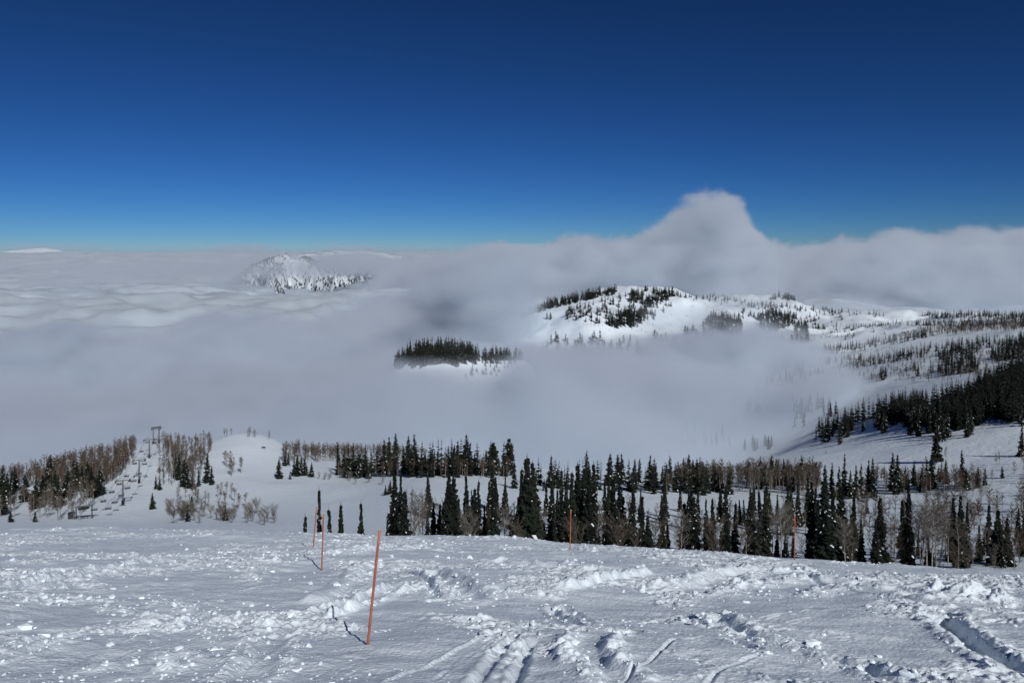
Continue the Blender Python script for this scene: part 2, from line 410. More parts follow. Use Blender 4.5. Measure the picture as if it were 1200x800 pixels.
SEA = -184.0
def billow(x, y, oct, seed): return 1-2*np.abs(fbm2(x, y, oct, seed))*1.6
def sea_level(x, y):
    d = np.maximum(y, 300)
    u = UC+F*x/d
    h = SEA + 34*fbm2(x/520, y/300, 3, 61) + 17*billow(x/230, y/190, 3, 62)
    mid = smooth(560, 660, u)*(1-smooth(880, 1010, u))
    h = h + mid*(16*(1-smooth(1250, 1500, d)) - 52*smooth(1250, 1650, d))
    h = h - 60*smooth(930, 1060, u)*smooth(600, 760, d) + 88*np.exp(-((u-1000)/62)**2-(np.log(d/800)/.10)**2)
    h = h + (30+17*smooth(575, 620, u)+10*(1-smooth(455, 490, u)))*np.exp(-np.abs((u-545)/125)**4-(np.log(d/790)/.115)**4) + 20*np.exp(-((u-480)/110)**2-(np.log(d/1500)/.25)**2)
    return h
TOP_U = np.array([-900, 0, 300, 400, 440, 480, 520, 548, 565, 590, 610, 640, 660, 690, 712, 735, 760, 785, 805, 828, 850, 870, 882, 896, 915, 950, 985, 1010, 1050, 1090, 1130, 1200, 1500, 2200], float)
TOP_V = np.array([352, 352, 350, 345, 325, 298, 298, 297, 292, 286, 293, 291, 279, 280, 284, 282, 272, 250, 233, 225, 228, 240, 261, 280, 284, 284, 277, 281, 271, 275, 266, 264, 268, 275], float)
def fog_density(x, y, z):
    d = np.maximum(y, 300); u = UC+F*x/d
    nz_ = fbm3(x/170, y/170, z/80, 5, 65)
    top = sea_level(x, y)
    knoll = np.exp(-np.abs((u-540)/130)**4-(np.log(d/860)/.2)**4)
    q = (top - z)/(26.0-14*knoll) + nz_*1.9*(1-.35*knoll) + .8*(1-2*np.abs(fbm3(x/70, y/70, z/50, 3, 67)))*(1-.6*knoll) - .5
    den = smooth(-.2, 1.0, q)*(.45+.55*smooth(-.45, .25, fbm3(x/300, y/300, z/120, 3, 69)))
    # bank that climbs the west flank of the far hill and hangs over its summit
    bx = np.exp(-((u-570)/72)**2 - ((y-1750)/380)**2)*smooth(-260, -150, z)*(1-smooth(-60, 40, z))
    den = np.maximum(den, smooth(.25, .8, bx*1.25 + nz_*.85)*.45)
    # torn shreds over the hill's summit and front
    den = den + .13*smooth(.45, .9, np.exp(-((u-755)/110)**2 - ((y-1650)/260)**2 - ((z+165)/45)**2)+nz_*.9)
    lf = 1-smooth(340, 440, u)
    den = den*(1-smooth(2350-800*lf, 2750-700*lf, y))*smooth(560, 760, y + 60*nz_)
    return np.where(den < .012, 0, den)
def bank_density(x, y, z):
    u = UC+F*x/y; v = VH-F*z/y
    nz_ = fbm3(x/380, y/380, z/240, 5, 71)
    wx = x+60*noise3(x/150, y/150, z/150, 72); wz = z+60*noise3(x/150, y/150, z/150, 73)
    bl = 1-2*np.abs(fbm3(wx/170, y/170, wz/120, 4, 75))*1.5
    tv = np.interp(u, TOP_U, TOP_V)
    topz = (VH-tv)/F*3300
    q = (topz - z)/32.0 + nz_*2.6 + bl*2.0 + .9*(1-3*np.abs(fbm3(wx/62, y/62, wz/50, 2, 79))) - 2.6
    front = smooth(2750, 3350, y + 650*nz_ + 130*bl)*(1-smooth(4300, 4700, y))
    den = smooth(-.2, 1.0, q)*front*smooth(-420, -300, z)
    den = den*(.16+.84*smooth(-.35, .40, nz_+bl*.35-.2))
    veil = np.exp(-((u-425)/60)**2-((v-309)/15)**2-((y-3650)/420)**2) + .8*np.exp(-((u-262)/40)**2-((v-330)/12)**2-((y-3700)/400)**2)
    lw = (1-smooth(360, 470, u))*np.exp(-((v-318)/17)**2)*smooth(2700, 2950, y)*(1-smooth(4300, 4650, y))
    den = den + .30*lw*smooth(.02, .42, fbm3(x/620, y/420, z/110, 4, 88))
    den = den + .5*smooth(.25, .95, veil+nz_*.8+bl*.15-.1)*(veil > .02)
    return np.where(den < .012, 0, den)
fog = cloud_volume('valley_fog', (-1000, 560, -330), (1500, 2760, 0), 10.0, fog_density, .030, .05)
bank = cloud_volume('cloud_bank', (-2700, 2700, -330), (3300, 4700, 330), 14.0, bank_density, .0105, .1, (.86, .90, .95))

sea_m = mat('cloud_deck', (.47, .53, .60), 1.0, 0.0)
ys2 = np.concatenate([np.linspace(640, 2600, 60), np.exp(np.linspace(math.log(2600), math.log(70000), 420))[1:]])
X2, Y2 = fan(ys2, 700, 1.1)
def deck(x, y):
    u = UC+F*x/y; lf = 1-smooth(340, 440, u)
    base = sea_level(x, y) - 95*(1-smooth(1700-600*lf, 2900-800*lf, y)) - 30*np.exp(-((u-340)/130)**2-(np.log(y/3700)/.22)**4)
    far = smooth(2300-900*lf, 4200-1200*lf, y)
    h = 70*fbm2(x/1500, y/1500, 5, 81) + 9*billow(x/850+.9*fbm2(x/900, y/900, 2, 86), y/420, 5, 83) + 34*smooth(6000, 14000, y)*billow(x/2600+fbm2(x/3000, y/3000, 2, 87), y/2600, 4, 85) - 14
    return base + far*h*np.clip(y/7000, .3, 1.6) - (x*x+y*y)/(2*6.37e6)
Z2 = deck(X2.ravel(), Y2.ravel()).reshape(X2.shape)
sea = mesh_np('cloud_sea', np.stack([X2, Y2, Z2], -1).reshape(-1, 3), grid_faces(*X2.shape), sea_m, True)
sea['kind'] = 'stuff'
# ------------------------------------------------------------------ trees
needle = [vary(mat('needles', (.02, .03, .02), .75, .15), c1, c2, 3.0) for c1, c2 in (((.009, .013, .010), (.023, .029, .020)), ((.008, .011, .010), (.019, .024, .017)), ((.012, .015, .011), (.030, .033, .022)))]
bark = vary(mat('conifer_bark', (.06, .05, .04), .9), (.04, .033, .028), (.10, .085, .07), 6)
clump_snow = mat('snow_on_branches', (.84, .87, .90), .6)
pale_bark = vary(mat('aspen_bark', (.34, .31, .27), .85), (.16, .145, .125), (.38, .35, .31), 3)
twig_m = [vary(mat('bare_twigs', (.12, .10, .085), .9), (.075, .062, .052), (.15, .128, .105), 2), vary(mat('bare_twigs', (.10, .075, .06), .9), (.065, .045, .034), (.125, .088, .064), 2),
          vary(mat('bare_twigs', (.16, .145, .13), .9), (.12, .11, .10), (.21, .19, .17), 2)]
dead_m = vary(mat('dead_wood', (.13, .115, .10), .9), (.08, .068, .058), (.17, .15, .13), 4)

def trunk_np(r, h, r0, r1, lean=.01, sides=6, segs=5, wob=.02):
    a = np.arange(sides)/sides*2*math.pi
    ph = r.uniform(0, 6.28); V_ = []
    for i in range(segs+1):
        t = i/segs; R_ = r0+(r1-r0)*t
        cx = lean*h*t*math.cos(ph) + wob*h*.2*math.sin(t*5+ph)*t; cy_ = lean*h*t*math.sin(ph) + wob*h*.2*math.cos(t*4+ph)*t
        V_.append(np.stack([cx+R_*np.cos(a), cy_+R_*np.sin(a), np.full(sides, -.4*(i == 0)+h*t)], -1))
    V_ = np.concatenate(V_)
    f = [(i*sides+k, i*sides+(k+1) % sides, (i+1)*sides+(k+1) % sides, (i+1)*sides+k) for i in range(segs) for k in range(sides)]
    return V_, np.array(f)
def conifer_np(r, h, R, layers, per, snowy=.25, low=.06, shape=.85, ragged=.3, tri=2, gaps=0):
    """crown of drooping branch fans as quads: (verts, faces, material index)"""
    vs = []; fs = []; mi = []
    def quad(p, m):
        k = len(vs); vs.extend(p); fs.append((k, k+1, k+2, k+3)); mi.append(m)
    sidebias = r.uniform(0, 6.28)
    for i in range(layers):
        t = (i+r.uniform(-.4, .4))/layers; t = min(max(t, 0), 1)
        z = h*(low+(1-low)*t)
        if gaps and r.random() < gaps: continue
        rad = R*((1-t)**shape)*(1+.09*math.sin(t*19+sidebias)+R_.normal()*.07)
        rad = max(rad, .09*R+.16)
        for k in range(per):
            if r.random() < .10: continue
            a = r.uniform(0, 6.28); L = rad*r.uniform(1-ragged*1.5, 1+ragged)
            ca, sa = math.cos(a), math.sin(a)
            drop = L*r.uniform(.25, .6)*(1-.9*t); wd = (.16+.24*L)*r.uniform(.8, 1.3); hg = (.22+.22*L)*r.uniform(.7, 1.4)
            def P(q, s, dz): return (ca*L*q-sa*s, sa*L*q+ca*s, z-drop*q**1.4+dz)
            if tri == 1:
                quad([P(.05, -.2*wd, .15*hg), P(1, 0, 0), P(.55, .9*wd, -.8*hg), P(.05, .3*wd, -hg)], 0)
                quad([P(0, 0, .2*hg), P(.45, -.9*wd, -.6*hg), P(1, 0, -.1), P(.5, .7*wd, -.2)], 0)
            else:
                quad([P(.0, -.15*wd, .05), P(.55, -.95*wd, -.25*hg), P(1, 0, .02), P(.5, .0, .12)], 0)
                quad([P(.0, .15*wd, .05), P(.5, 0, .10), P(1, 0, .0), P(.6, .95*wd, -.3*hg)], 0)
                quad([P(.1, 0, .05), P(.95, .1*wd, 0), P(.7, -.2*wd, -.9*hg), P(.2, .2*wd, -1.1*hg)], 0)
                quad([P(.35, -.7*wd, 0), P(.8, -.5*wd, -.1), P(.75, -.75*wd, -hg*.9), P(.4, -.4*wd, -hg)], 0)
                quad([P(.35, .7*wd, 0), P(.8, .5*wd, -.1), P(.7, .8*wd, -hg), P(.4, .4*wd, -hg*.8)], 0)
            if r.random() < snowy*(1.2-t):
                q0 = r.uniform(.35, .6); s_ = wd*r.uniform(.15, .38); e = L*.06
                quad([P(q0, -s_, .10), P(q0+.24, -s_*.8, .08), P(q0+.30, s_*.7, .08), P(q0+.05, s_, .12)], 1)
                quad([P(q0+.24, -s_*.8, .08), P(q0+.33, -.2*s_, -.10*hg), P(q0+.35, .5*s_, -.12*hg), P(q0+.30, s_*.7, .08)], 1)
    # leading shoot
    for k in range(3):
        a = r.uniform(0, 6.28); quad([(0, 0, h*1.02+.3), (.10*math.cos(a), .10*math.sin(a), h*.97), (0, 0, h*.90), (-.1*math.cos(a+1), -.1*math.sin(a+1), h*.96)], 0)
    return np.array(vs), np.array(fs), np.array(mi)
def twigs_np(r, h, R, base, n, sub, wd, up=.9, shape='oval'):
    """bare crown: limbs and twigs as slim tapering blades, two crossed faces each"""
    vs = []; fs = []
    def blade(p, q, w0, w1):
        p = np.array(p); q = np.array(q); d = q-p; l = np.linalg.norm(d)+1e-6
        s = np.cross(d/l, r.normal(size=3)); s /= np.linalg.norm(s)+1e-6
        s2 = np.cross(d/l, s)
        for e in (s, s2):
            k = len(vs); vs.extend([p-e*w0, p+e*w0, q+e*w1, q-e*w1]); fs.append((k, k+1, k+2, k+3))
            if w0 < .03: break
    for i in range(n):
        t = r.uniform(0, 1)**.8; z = h*(base+(1-base)*t)*.97
        rad = R*(math.sin(math.pi*min(.97, .18+.72*t))**.8 if shape == 'oval' else (.5+.6*t))
        a = r.uniform(0, 6.28); L = rad*r.uniform(.5, 1.1)
        p = np.array([0, 0, z-.25*L]); q = p+np.array([math.cos(a)*L, math.sin(a)*L, L*up*r.uniform(.5, 1.5)])
        q[2] = min(q[2], h*1.03)
        blade(p, q, wd*1.5, wd*.6)
        for j in range(sub):
            s = r.uniform(.25, 1); b0 = p+(q-p)*s
            dv = r.normal(size=3)*.55+np.array([math.cos(a)*.5, math.sin(a)*.5, .75]); dv /= np.linalg.norm(dv)
            b1_ = b0+dv*L*r.uniform(.25, .6)
            blade(b0, b1_, wd*.75, wd*.3)
    return np.array(vs), np.array(fs)

R_ = np.random.default_rng(3)
# prototypes: every entry is (trunk mesh, crown mesh, nominal height)
def proto(kind, i, tr, cr, mats, h):
    a = mesh_np('trunk', tr[0], tr[1], mats[0], True, link=False).data
    b_ = mesh_np('crown', cr[0], cr[1], mats[1], False, cr[2] if len(cr) > 2 else None, link=False).data
    return a, b_, h, (tr, cr)
PRO = {'near': [], 'mid': [], 'broad': [], 'dead': [], 'aspen': [], 'aspen_mid': [], 'shrub': [], 'low': [], 'low_broad': [], 'low_aspen': [], 'brown': []}
for i in range(8):
    h = 15; PRO['near'].append(proto('near', i, trunk_np(R_, h*.92, .17, .04), conifer_np(R_, h, R_.uniform(1.35, 2.5), 58, 7, .16, R_.uniform(.02, .08), R_.uniform(.65, 1.1), .42), (bark, [needle[i % 3], clump_snow]), h))
for i in range(8):
    h = 15; PRO['mid'].append(proto('mid', i, trunk_np(R_, h*.9, .17, .05), conifer_np(R_, h, R_.uniform(1.6, 2.6), 36, 8, .16, R_.uniform(.03, .12), R_.uniform(.6, .95), .38, 1), (bark, [needle[i % 3], clump_snow]), h))
for i in range(3):
    h = 15; PRO['broad'].append(proto('broad', i, trunk_np(R_, h*.9, .28, .06), conifer_np(R_, h, 3.0, 26, 10, .15, .16, .36, .42, 2), (bark, [needle[2], clump_snow]), h))
for i in range(3):
    h = 14; PRO['dead'].append(proto('dead', i, trunk_np(R_, h, .14, .03), twigs_np(R_, h, 1.0, .12, 70, 4, .035, -.15, 'oval'), (dead_m, dead_m), h))
for i in range(6):
    h = 10; PRO['aspen'].append(proto('aspen', i, trunk_np(R_, h*.93, .11, .025, .03, wob=.12), twigs_np(R_, h, R_.uniform(1.5, 2.1), R_.uniform(.2, .4), 60, 16, .019), (pale_bark, twig_m[i % 3]), h))
for i in range(6):
    h = 10; PRO['aspen_mid'].append(proto('aspen_mid', i, trunk_np(R_, h*.93, .12, .03, .03, wob=.12), twigs_np(R_, h, R_.uniform(1.2, 1.7), R_.uniform(.2, .4), 46, 11, .034), (pale_bark, twig_m[i % 3]), h))
for i in range(4):
    h = 10; PRO['brown'].append(proto('brown', i, trunk_np(R_, h*.93, .12, .03, .03, wob=.12), twigs_np(R_, h, R_.uniform(1.3, 1.8), R_.uniform(.2, .4), 44, 12, .036), (pale_bark, twig_m[1]), h))
for i in range(5):
    h = 5; PRO['shrub'].append(proto('shrub', i, trunk_np(R_, h*.6, .06, .02, .06, wob=.3), twigs_np(R_, h, R_.uniform(1.5, 2.2), 0.02, 46, 11, .021, 1.25, 'vase'), (pale_bark, twig_m[(i % 2)*2]), h))
low_con = [(trunk_np(R_, 13, .2, .04, sides=4, segs=1), conifer_np(R_, 15, R_.uniform(1.8, 2.7), 14, 6, .035, .03, .75, .32, 1)) for _ in range(5)]
low_wide = [(trunk_np(R_, 13, .2, .04, sides=4, segs=1), conifer_np(R_, 15, R_.uniform(2.3, 3.3), 13, 7, .16, .03, .6, .32, 1)) for _ in range(5)]
low_bro = [(trunk_np(R_, 8, .3, .1, sides=4, segs=1), conifer_np(R_, 10, R_.uniform(2.1, 2.9), 9, 8, .06, .05, .45, .35, 1)) for _ in range(4)]
low_asp = [(trunk_np(R_, 9, .13, .04, .03, sides=4, segs=2), twigs_np(R_, 10, 1.6, .22, 22, 6, .062)) for _ in range(4)]

COUNT = {}
def tree(name, kind, x, y, h, label, cat, group, z=None, wid=1.0, lean=0):
    P_ = PRO[kind]; i = int(R_.integers(len(P_))); a, b_, h0, _ = P_[i]
    z = float(ground(np.array([x]), np.array([y]))[0]) if z is None else z
    o = bpy.data.objects.new(name, None); C.objects.link(o)
    o.location = (x, y, z-.15); s = h/h0; ws = s**.75*wid; o.scale = (ws, ws, s)
    o.rotation_euler = (R_.normal()*.022, lean+R_.normal()*.022, R_.uniform(0, 6.28) if not lean else 0)
    o['label'] = label; o['category'] = cat
    if group: o['group'] = group
    for nm, me in (('trunk', a), ('crown', b_)):
        c = bpy.data.objects.new(nm, me); C.objects.link(c); c.parent = o
    COUNT[name] = COUNT.get(name, 0)+1
    return o
def merged(name, protos, mats, places):
    """the many small trees past the individual ones, as one mass"""
    vs = []; fs = []; mi = []; off = 0
    for (x, y, z, h, h0) in places:
        tr, cr = protos[int(R_.integers(len(protos)))]
        a = R_.uniform(0, 6.28); ca, sa = math.cos(a), math.sin(a); s = h/h0
        for part, base in ((tr, 0), (cr, 1)):
            p = part[0]; w_ = s**.8*R_.uniform(.85, 1.15)
            q = np.stack([(p[:, 0]*ca-p[:, 1]*sa)*w_+x, (p[:, 0]*sa+p[:, 1]*ca)*w_+y, p[:, 2]*s+z-.2], -1)
            vs.append(q); fs.append(part[1]+off); off += len(q)
            mi.append((part[2] if len(part) > 2 else np.zeros(len(part[1]), int))+base)
    o = mesh_np(name, np.concatenate(vs), np.concatenate(fs), mats, False, np.concatenate(mi))
    o['kind'] = 'stuff'
    return o
def in_poly(poly, n):
    P_ = np.array(poly, float); lo = P_.min(0); hi = P_.max(0); out = []
    while len(out) < n:
        q = R_.uniform(lo, hi); c = False; j = len(P_)-1
        for i in range(len(P_)):
            if (P_[i, 1] > q[1]) != (P_[j, 1] > q[1]) and q[0] < (P_[j, 0]-P_[i, 0])*(q[1]-P_[i, 1])/(P_[j, 1]-P_[i, 1])+P_[i, 0]: c = not c
            j = i
        if c: out.append(q)
    return out
def top_tree(name, kind, u, vt, d, label, cat, group, wid=1.0, hmin=3):
    """stands at distance d under the point of the sight line that its tip reaches"""
    x = (u-UC)/F*d; z = float(ground(np.array([x]), np.array([d]))[0])
    h = max((VH-vt)/F*d - z, hmin)
    return tree(name, kind, x, d, h, label, cat, group, z, wid)

def nth(k):
    w_ = ['', 'first', 'second', 'third', 'fourth', 'fifth', 'sixth', 'seventh', 'eighth', 'ninth', 'tenth', 'eleventh', 'twelfth', 'thirteenth', 'fourteenth', 'fifteenth', 'sixteenth', 'seventeenth', 'eighteenth', 'nineteenth']
    tens = {20: 'twenti', 30: 'thirti', 40: 'forti', 50: 'fifti', 60: 'sixti', 70: 'seventi', 80: 'eighti', 90: 'nineti'}
    if k < 20: return w_[k]
    a, b_ = k//10*10, k % 10
    return tens[a]+'eth' if b_ == 0 else tens[a][:-1]+'y-'+w_[b_]

# nearest row, rooted just below the snow crest
LONE = [(358,603,70,'tiny conifer left of the two slanted orange poles on the snow crest'), (375,571,84,'tall thin ragged conifer directly behind the pair of orange poles'), (388,594,80,'short dark conifer just right of the thin ragged one behind the poles'),
        (400,588,82,'second dark conifer right of the ragged one behind the poles, with a bent tip'), (422,588,84,'lone slim conifer on open snow between the poles and the dense tree belt'), (452,601,86,'small snow-flecked conifer beside the top of the nearest orange pole')]
for u, vt, d, lb in LONE:
    top_tree('conifer', 'near', u, vt, d*1.25, lb, 'conifer tree', None, .62, 2.5)
ROW_A = [(463,556,'n'),(468,553,'n'),(473,575,'n'),(476,570,'d'),(481,570,'d'),(501,600,'n'),(507,588,'n'),(514,590,'n'),(523,554,'n'),(530,558,'n'),(538,583,'n'),(548,556,'n'),(555,572,'n'),(558,563,'n'),(574,563,'n'),(580,570,'n'),(568,590,'n'),
 (611,548,'n'),(618,533,'n'),(628,540,'n'),(639,612,'n'),(646,568,'n'),(657,548,'n'),(669,551,'n'),(663,570,'n'),(679,543,'n'),(684,553,'n'),(688,548,'n'),(695,541,'n'),(712,563,'n'),(717,558,'n'),(729,562,'n'),(740,573,'n'),(752,580,'n'),(760,603,'n'),(776,598,'n'),(783,606,'n'),
 (803,588,'n'),(812,580,'n'),(816,605,'n'),(828,584,'n'),(835,583,'n'),(849,568,'n'),(852,600,'n'),(861,588,'n'),(880,577,'n'),(893,574,'n'),(899,572,'n'),(910,612,'n'),(920,617,'n'),(930,622,'n'),(951,563,'n'),(959,585,'n'),
 (967,562,'n'),(975,571,'n'),(986,569,'n'),(999,574,'n'),(1010,608,'n'),(1033,582,'n'),(1027,607,'n'),(1065,557,'n'),(1058,585,'n'),(1076,617,'n'),(1088,628,'n'),(1080,650,'n'),(1094,647,'n'),(1117,581,'n'),(1127,580,'n'),(1133,588,'n'),(1147,614,'n'),(1158,589,'n'),(1169,596,'n'),(1175,602,'d'),(1182,605,'n'),(1193,594,'n'),(1176,632,'n'),(1199,603,'n')]
k = 0
for u, vt, kd in sorted(ROW_A):
    k += 1; d = 150+R_.uniform(-14, 22)+(10 if u > 1000 else 0)
    x = (u-UC)/F*d; h = (VH-vt)/F*d-float(ground(np.array([x]), np.array([d]))[0])
    size = 'tall' if h > 16 else ('short' if h < 9 else 'medium-height')
    look = 'grey needle-shedding conifer' if kd == 'd' else ('snow-flecked dark spire conifer' if h > 9 else 'bushy dark young conifer')
    top_tree('dead_conifer' if kd == 'd' else 'conifer', 'dead' if kd == 'd' else 'near', u, vt, d, f'{size} {look}, {nth(k)} from left in the nearest belt', 'conifer tree', 'conifers of the nearest belt below the snow crest', R_.uniform(.75, 1.3)*(1 if h > 9 else .8))
# second row across the bowl
ROW_B = [(397,517),(403,523),(408,521),(414,518),(421,530),(428,522),(433,540),(451,514),(457,511),(464,507),(473,522),(478,510),(487,508),(494,530),(498,530),(506,527),(509,526),(513,528),(526,522),(532,521),(537,516),(545,508),(550,518),(555,530),(559,529),(565,535),(570,526),(578,517,'b'),(585,535),(590,530),(596,513,'b'),(603,540),
 (618,548),(628,552),(638,560),(646,533),(653,548),(665,550),(687,528),(690,540),(704,538,'d'),(714,530),(724,532),(729,531),(741,537),(749,537),(762,532),(769,542),(776,545),(781,542),(786,533),(793,548),(802,536),(807,531),(812,538),(817,537),(827,550),(845,545),(853,552),(878,540),(885,548),(891,534),(898,544),(904,532),(910,537),(919,537),(928,545),(941,534),(956,540)]
k = 0
for q in sorted(ROW_B, key=lambda q: q[0]):
    u, vt = q[:2]; kd = q[2] if len(q) > 2 else ''
    k += 1
    vb = (553+R_.uniform(-4, 5)) if u < 600 else ((574+R_.uniform(-7, 5)) if u < 700 else 571+R_.uniform(-6, 6))
    if u < 440: vb = 557+R_.uniform(-4, 4)
    p = hit(u, max(vb, vt+14), 190)
    if not p: continue
    d = p[1]
    lk = {'b': 'round-topped broad pine', 'd': 'grey half-bare conifer', '': 'dark narrow spire conifer'}[kd]
    top_tree('pine_tree' if kd == 'b' else ('dead_conifer' if kd == 'd' else 'conifer'), {'b': 'broad', 'd': 'dead', '': 'mid'}[kd], u, vt, d, f'{lk}, {nth(k)} from the left in the second row across the bowl', 'conifer tree', 'conifers of the second row across the bowl', R_.uniform(1.0, 1.35) if kd != 'b' else 1.0)
# right-hand bench: shorter conifers among bare aspens
ROW_C = [(967,543),(974,541),(983,546),(990,531),(997,550),(1003,544),(1009,543),(1018,537),(1024,536),(1046,529),(1053,532),(1061,545),(1071,541),(1080,547),(1086,537),(1092,531),(1099,545),(1103,540),(1109,538),(1129,527),(1134,548),(1146,546),(1154,547),(1175,549)]
k = 0
for u, vt in ROW_C:
    k += 1
    top_tree('conifer', 'mid', u, vt, 298+R_.uniform(-8, 12)-(u > 1120)*12, f'small dark conifer, {nth(k)} from the left on the aspen bench at right', 'conifer tree', 'conifers on the aspen bench at right', R_.uniform(.85, 1.15), 5)
SOLO = [(1098, 543, 300, 16, 'broad', 'big lone pine with a bare lower trunk on the open run at right'), (1197, 535, 290, 15, 'mid', 'dark spire conifer at the right edge of the open run')]
for u, vb, d, h, kd, lb in SOLO:
    p = hit(u, vb, 200)
    if p: tree('pine_tree' if kd == 'broad' else 'conifer', kd, p[0], p[1], h, lb, 'conifer tree', None, p[2], .8)
# left hill
LEFT = [(3,551),(4,576),(8,560),(14,556),(17,550),(30,560),(42,565),(50,561),(55,548),(59,538),(65,556),(68,562),(78,553),(86,542),(90,547),(97,549),(104,545),(108,552),(116,551),(12,601),(41,601)]
k = 0
for u, vt in sorted(LEFT):
    k += 1; vb = vt+R_.uniform(24, 32) if vt < 595 else 612
    p = hit(u, vb, 150)
    if p: tree('conifer', 'mid', p[0], p[1], max((vb-vt)/F*p[1]*1.2, 3), f'dark conifer, {nth(k)} from left among the aspens left of the chairlift', 'conifer tree', 'conifers in the left forest beside the chairlift', p[2], 1.35)
KNOB = [(179,577,597),(183,557,574),(187,560,574),(206,532,560),(210,530,562),(216,538,570),(220,541,572),(226,550,573),(233,550,570),(243,530,566),(248,545,568),(203,498,514),(207,497,514),(211,503,515),(215,500,515),(219,502,515),(251,500,509),(264,591,610),(220,588,611),(225,580,600)]
k = 0
for u, vt, vb in sorted(KNOB):
    k += 1; p = hit(u, vb, 150)
    if p: tree('conifer', 'mid', p[0], p[1], max((vb-vt)/F*p[1], 3), f'dark conifer, {nth(k)} from left on the wooded knob beside the chairlift', 'conifer tree', 'conifers on the knob right of the chairlift', p[2], 1.15)
MIDL = [(327,537,561),(334,527,546),(338,530,546),(345,536,558),(349,533,558),(353,534,557),(358,535,557),(365,541,559),(340,553,562),(452,567,580),(457,562,579),(430,540,557)]
k = 0
for u, vt, vb in sorted(MIDL):
    k += 1; p = hit(u, vb, 150)
    if p: tree('conifer', 'mid', p[0], p[1], max((vb-vt)/F*p[1], 3), f'dark conifer, {nth(k)} from left on the groomed slope above the poles', 'conifer tree', 'conifers on the groomed slope left of centre', p[2], 1.25)

# regions: (polygon of the bases, number, kind, height range, name, label, group)
def region(poly, n, kind, hr, name, label, cat, group, dmin=120, wid=1.0, dmax=3200):
    for u, v in in_poly(poly, n):
        p = hit(u, v, dmin, dmax)
        if p: tree(name, kind, p[0], p[1], R_.uniform(*hr), label, cat, group, p[2], R_.uniform(.85, 1.15)*wid)
ASP = 'bare aspen'
region([(0,604),(0,592),(60,580),(115,568),(112,590),(95,610),(50,612)], 80, 'aspen_mid', (7, 10), 'aspen_tree', 'bare grey-brown aspen in the lower left forest behind the dark conifers', ASP, 'bare aspens of the lower left forest', 150)
region([(185,525),(190,514),(245,510),(250,520),(238,565),(228,580),(185,576)], 60, 'aspen_mid', (7, 10), 'aspen_tree', 'bare brown aspen on the wooded knob right of the chairlift', ASP, 'bare aspens of the knob right of the chairlift', 150)
region([(263,560),(262,545),(283,548),(285,560)], 9, 'aspen_mid', (8, 11), 'aspen_tree', 'spreading bare aspen beside the groomed slope right of the knob', ASP, 'aspens beside the groomed slope', 150)
region([(195,613),(198,596),(250,600),(325,602),(322,616)], 46, 'shrub', (4, 6), 'bare_shrub', 'bare grey shrub just over the snow crest left of the poles', 'shrub', 'bare shrubs left of the poles', 150)
region([(195,600),(200,575),(262,580),(300,600)], 24, 'aspen_mid', (5, 8), 'aspen_tree', 'thin bare sapling on the slope above the crest shrubs', ASP, 'saplings above the crest shrubs', 150)
region([(368,562),(395,552),(470,556),(455,570),(400,575)], 22, 'shrub', (3, 5), 'bare_shrub', 'thin bare shrub on the groomed slope in the middle of the bowl', 'shrub', 'bare shrubs on the groomed slope', 150)
for u, vt, kd in [(490,575,'aspen'),(496,578,'aspen'),(486,590,'shrub'),(519,590,'shrub'),(540,596,'aspen'),(545,600,'shrub'),(552,605,'shrub'),(562,600,'aspen'),(583,590,'aspen'),(590,588,'aspen'),(597,595,'aspen'),(600,600,'shrub'),(606,610,'shrub'),(633,600,'shrub'),(650,612,'shrub'),(683,602,'aspen'),(690,598,'aspen'),(699,600,'aspen'),(676,612,'shrub'),(705,608,'shrub'),(722,600,'aspen'),(727,606,'shrub'),(745,615,'shrub'),(768,610,'shrub'),(793,605,'aspen'),(799,600,'aspen'),(822,610,'aspen'),(829,606,'aspen'),(838,612,'shrub'),(846,615,'shrub'),(868,622,'shrub'),(875,610,'aspen'),(892,610,'shrub'),(905,600,'aspen'),(915,585,'aspen'),(923,592,'aspen'),(940,628,'shrub'),(983,612,'aspen'),(991,604,'aspen'),(998,612,'shrub'),(1044,600,'aspen'),(1049,605,'aspen'),(1022,610,'shrub'),(1037,617,'shrub'),
 (1081,590,'aspen'),(1086,588,'aspen'),(1092,584,'aspen'),(1097,586,'aspen'),(1103,588,'aspen'),(1108,594,'aspen'),(1079,604,'aspen'),(1111,606,'aspen'),(1123,606,'aspen'),(1131,610,'aspen'),(1140,626,'shrub'),(1155,616,'aspen'),(1162,620,'shrub'),(1188,618,'aspen'),(1195,620,'shrub'),(1060,640,'shrub'),(1072,642,'shrub'),(1101,641,'shrub'),(1112,640,'shrub'),(1120,644,'shrub'),(1135,640,'shrub'),(1150,643,'shrub'),(1166,640,'shrub'),(1185,645,'shrub')]:
    d = 150+R_.uniform(-12, 25)
    top_tree('aspen_tree' if kd == 'aspen' else 'bare_shrub', kd, u, vt, d, 'bare grey aspen standing between the conifers of the nearest belt' if kd == 'aspen' else 'bare twiggy shrub at the foot of the nearest conifer belt', ASP if kd == 'aspen' else 'shrub', 'bare aspens in the nearest belt' if kd == 'aspen' else 'bare shrubs in the nearest belt', 1.15 if kd == 'aspen' else .9, 3)
region([(775,582),(795,578),(960,582),(960,570),(800,568)], 66, 'aspen_mid', (9, 12.5), 'aspen_tree', 'bare brown aspen in the dense grove across the bowl right of centre', ASP, 'bare aspens of the dense grove right of centre', 180)
region([(1008,578),(1010,568),(1160,573),(1150,582)], 38, 'brown', (6, 8.5), 'aspen_tree', 'bare reddish-brown aspen on the bench at right', ASP, 'bare aspens on the bench at right', 180)
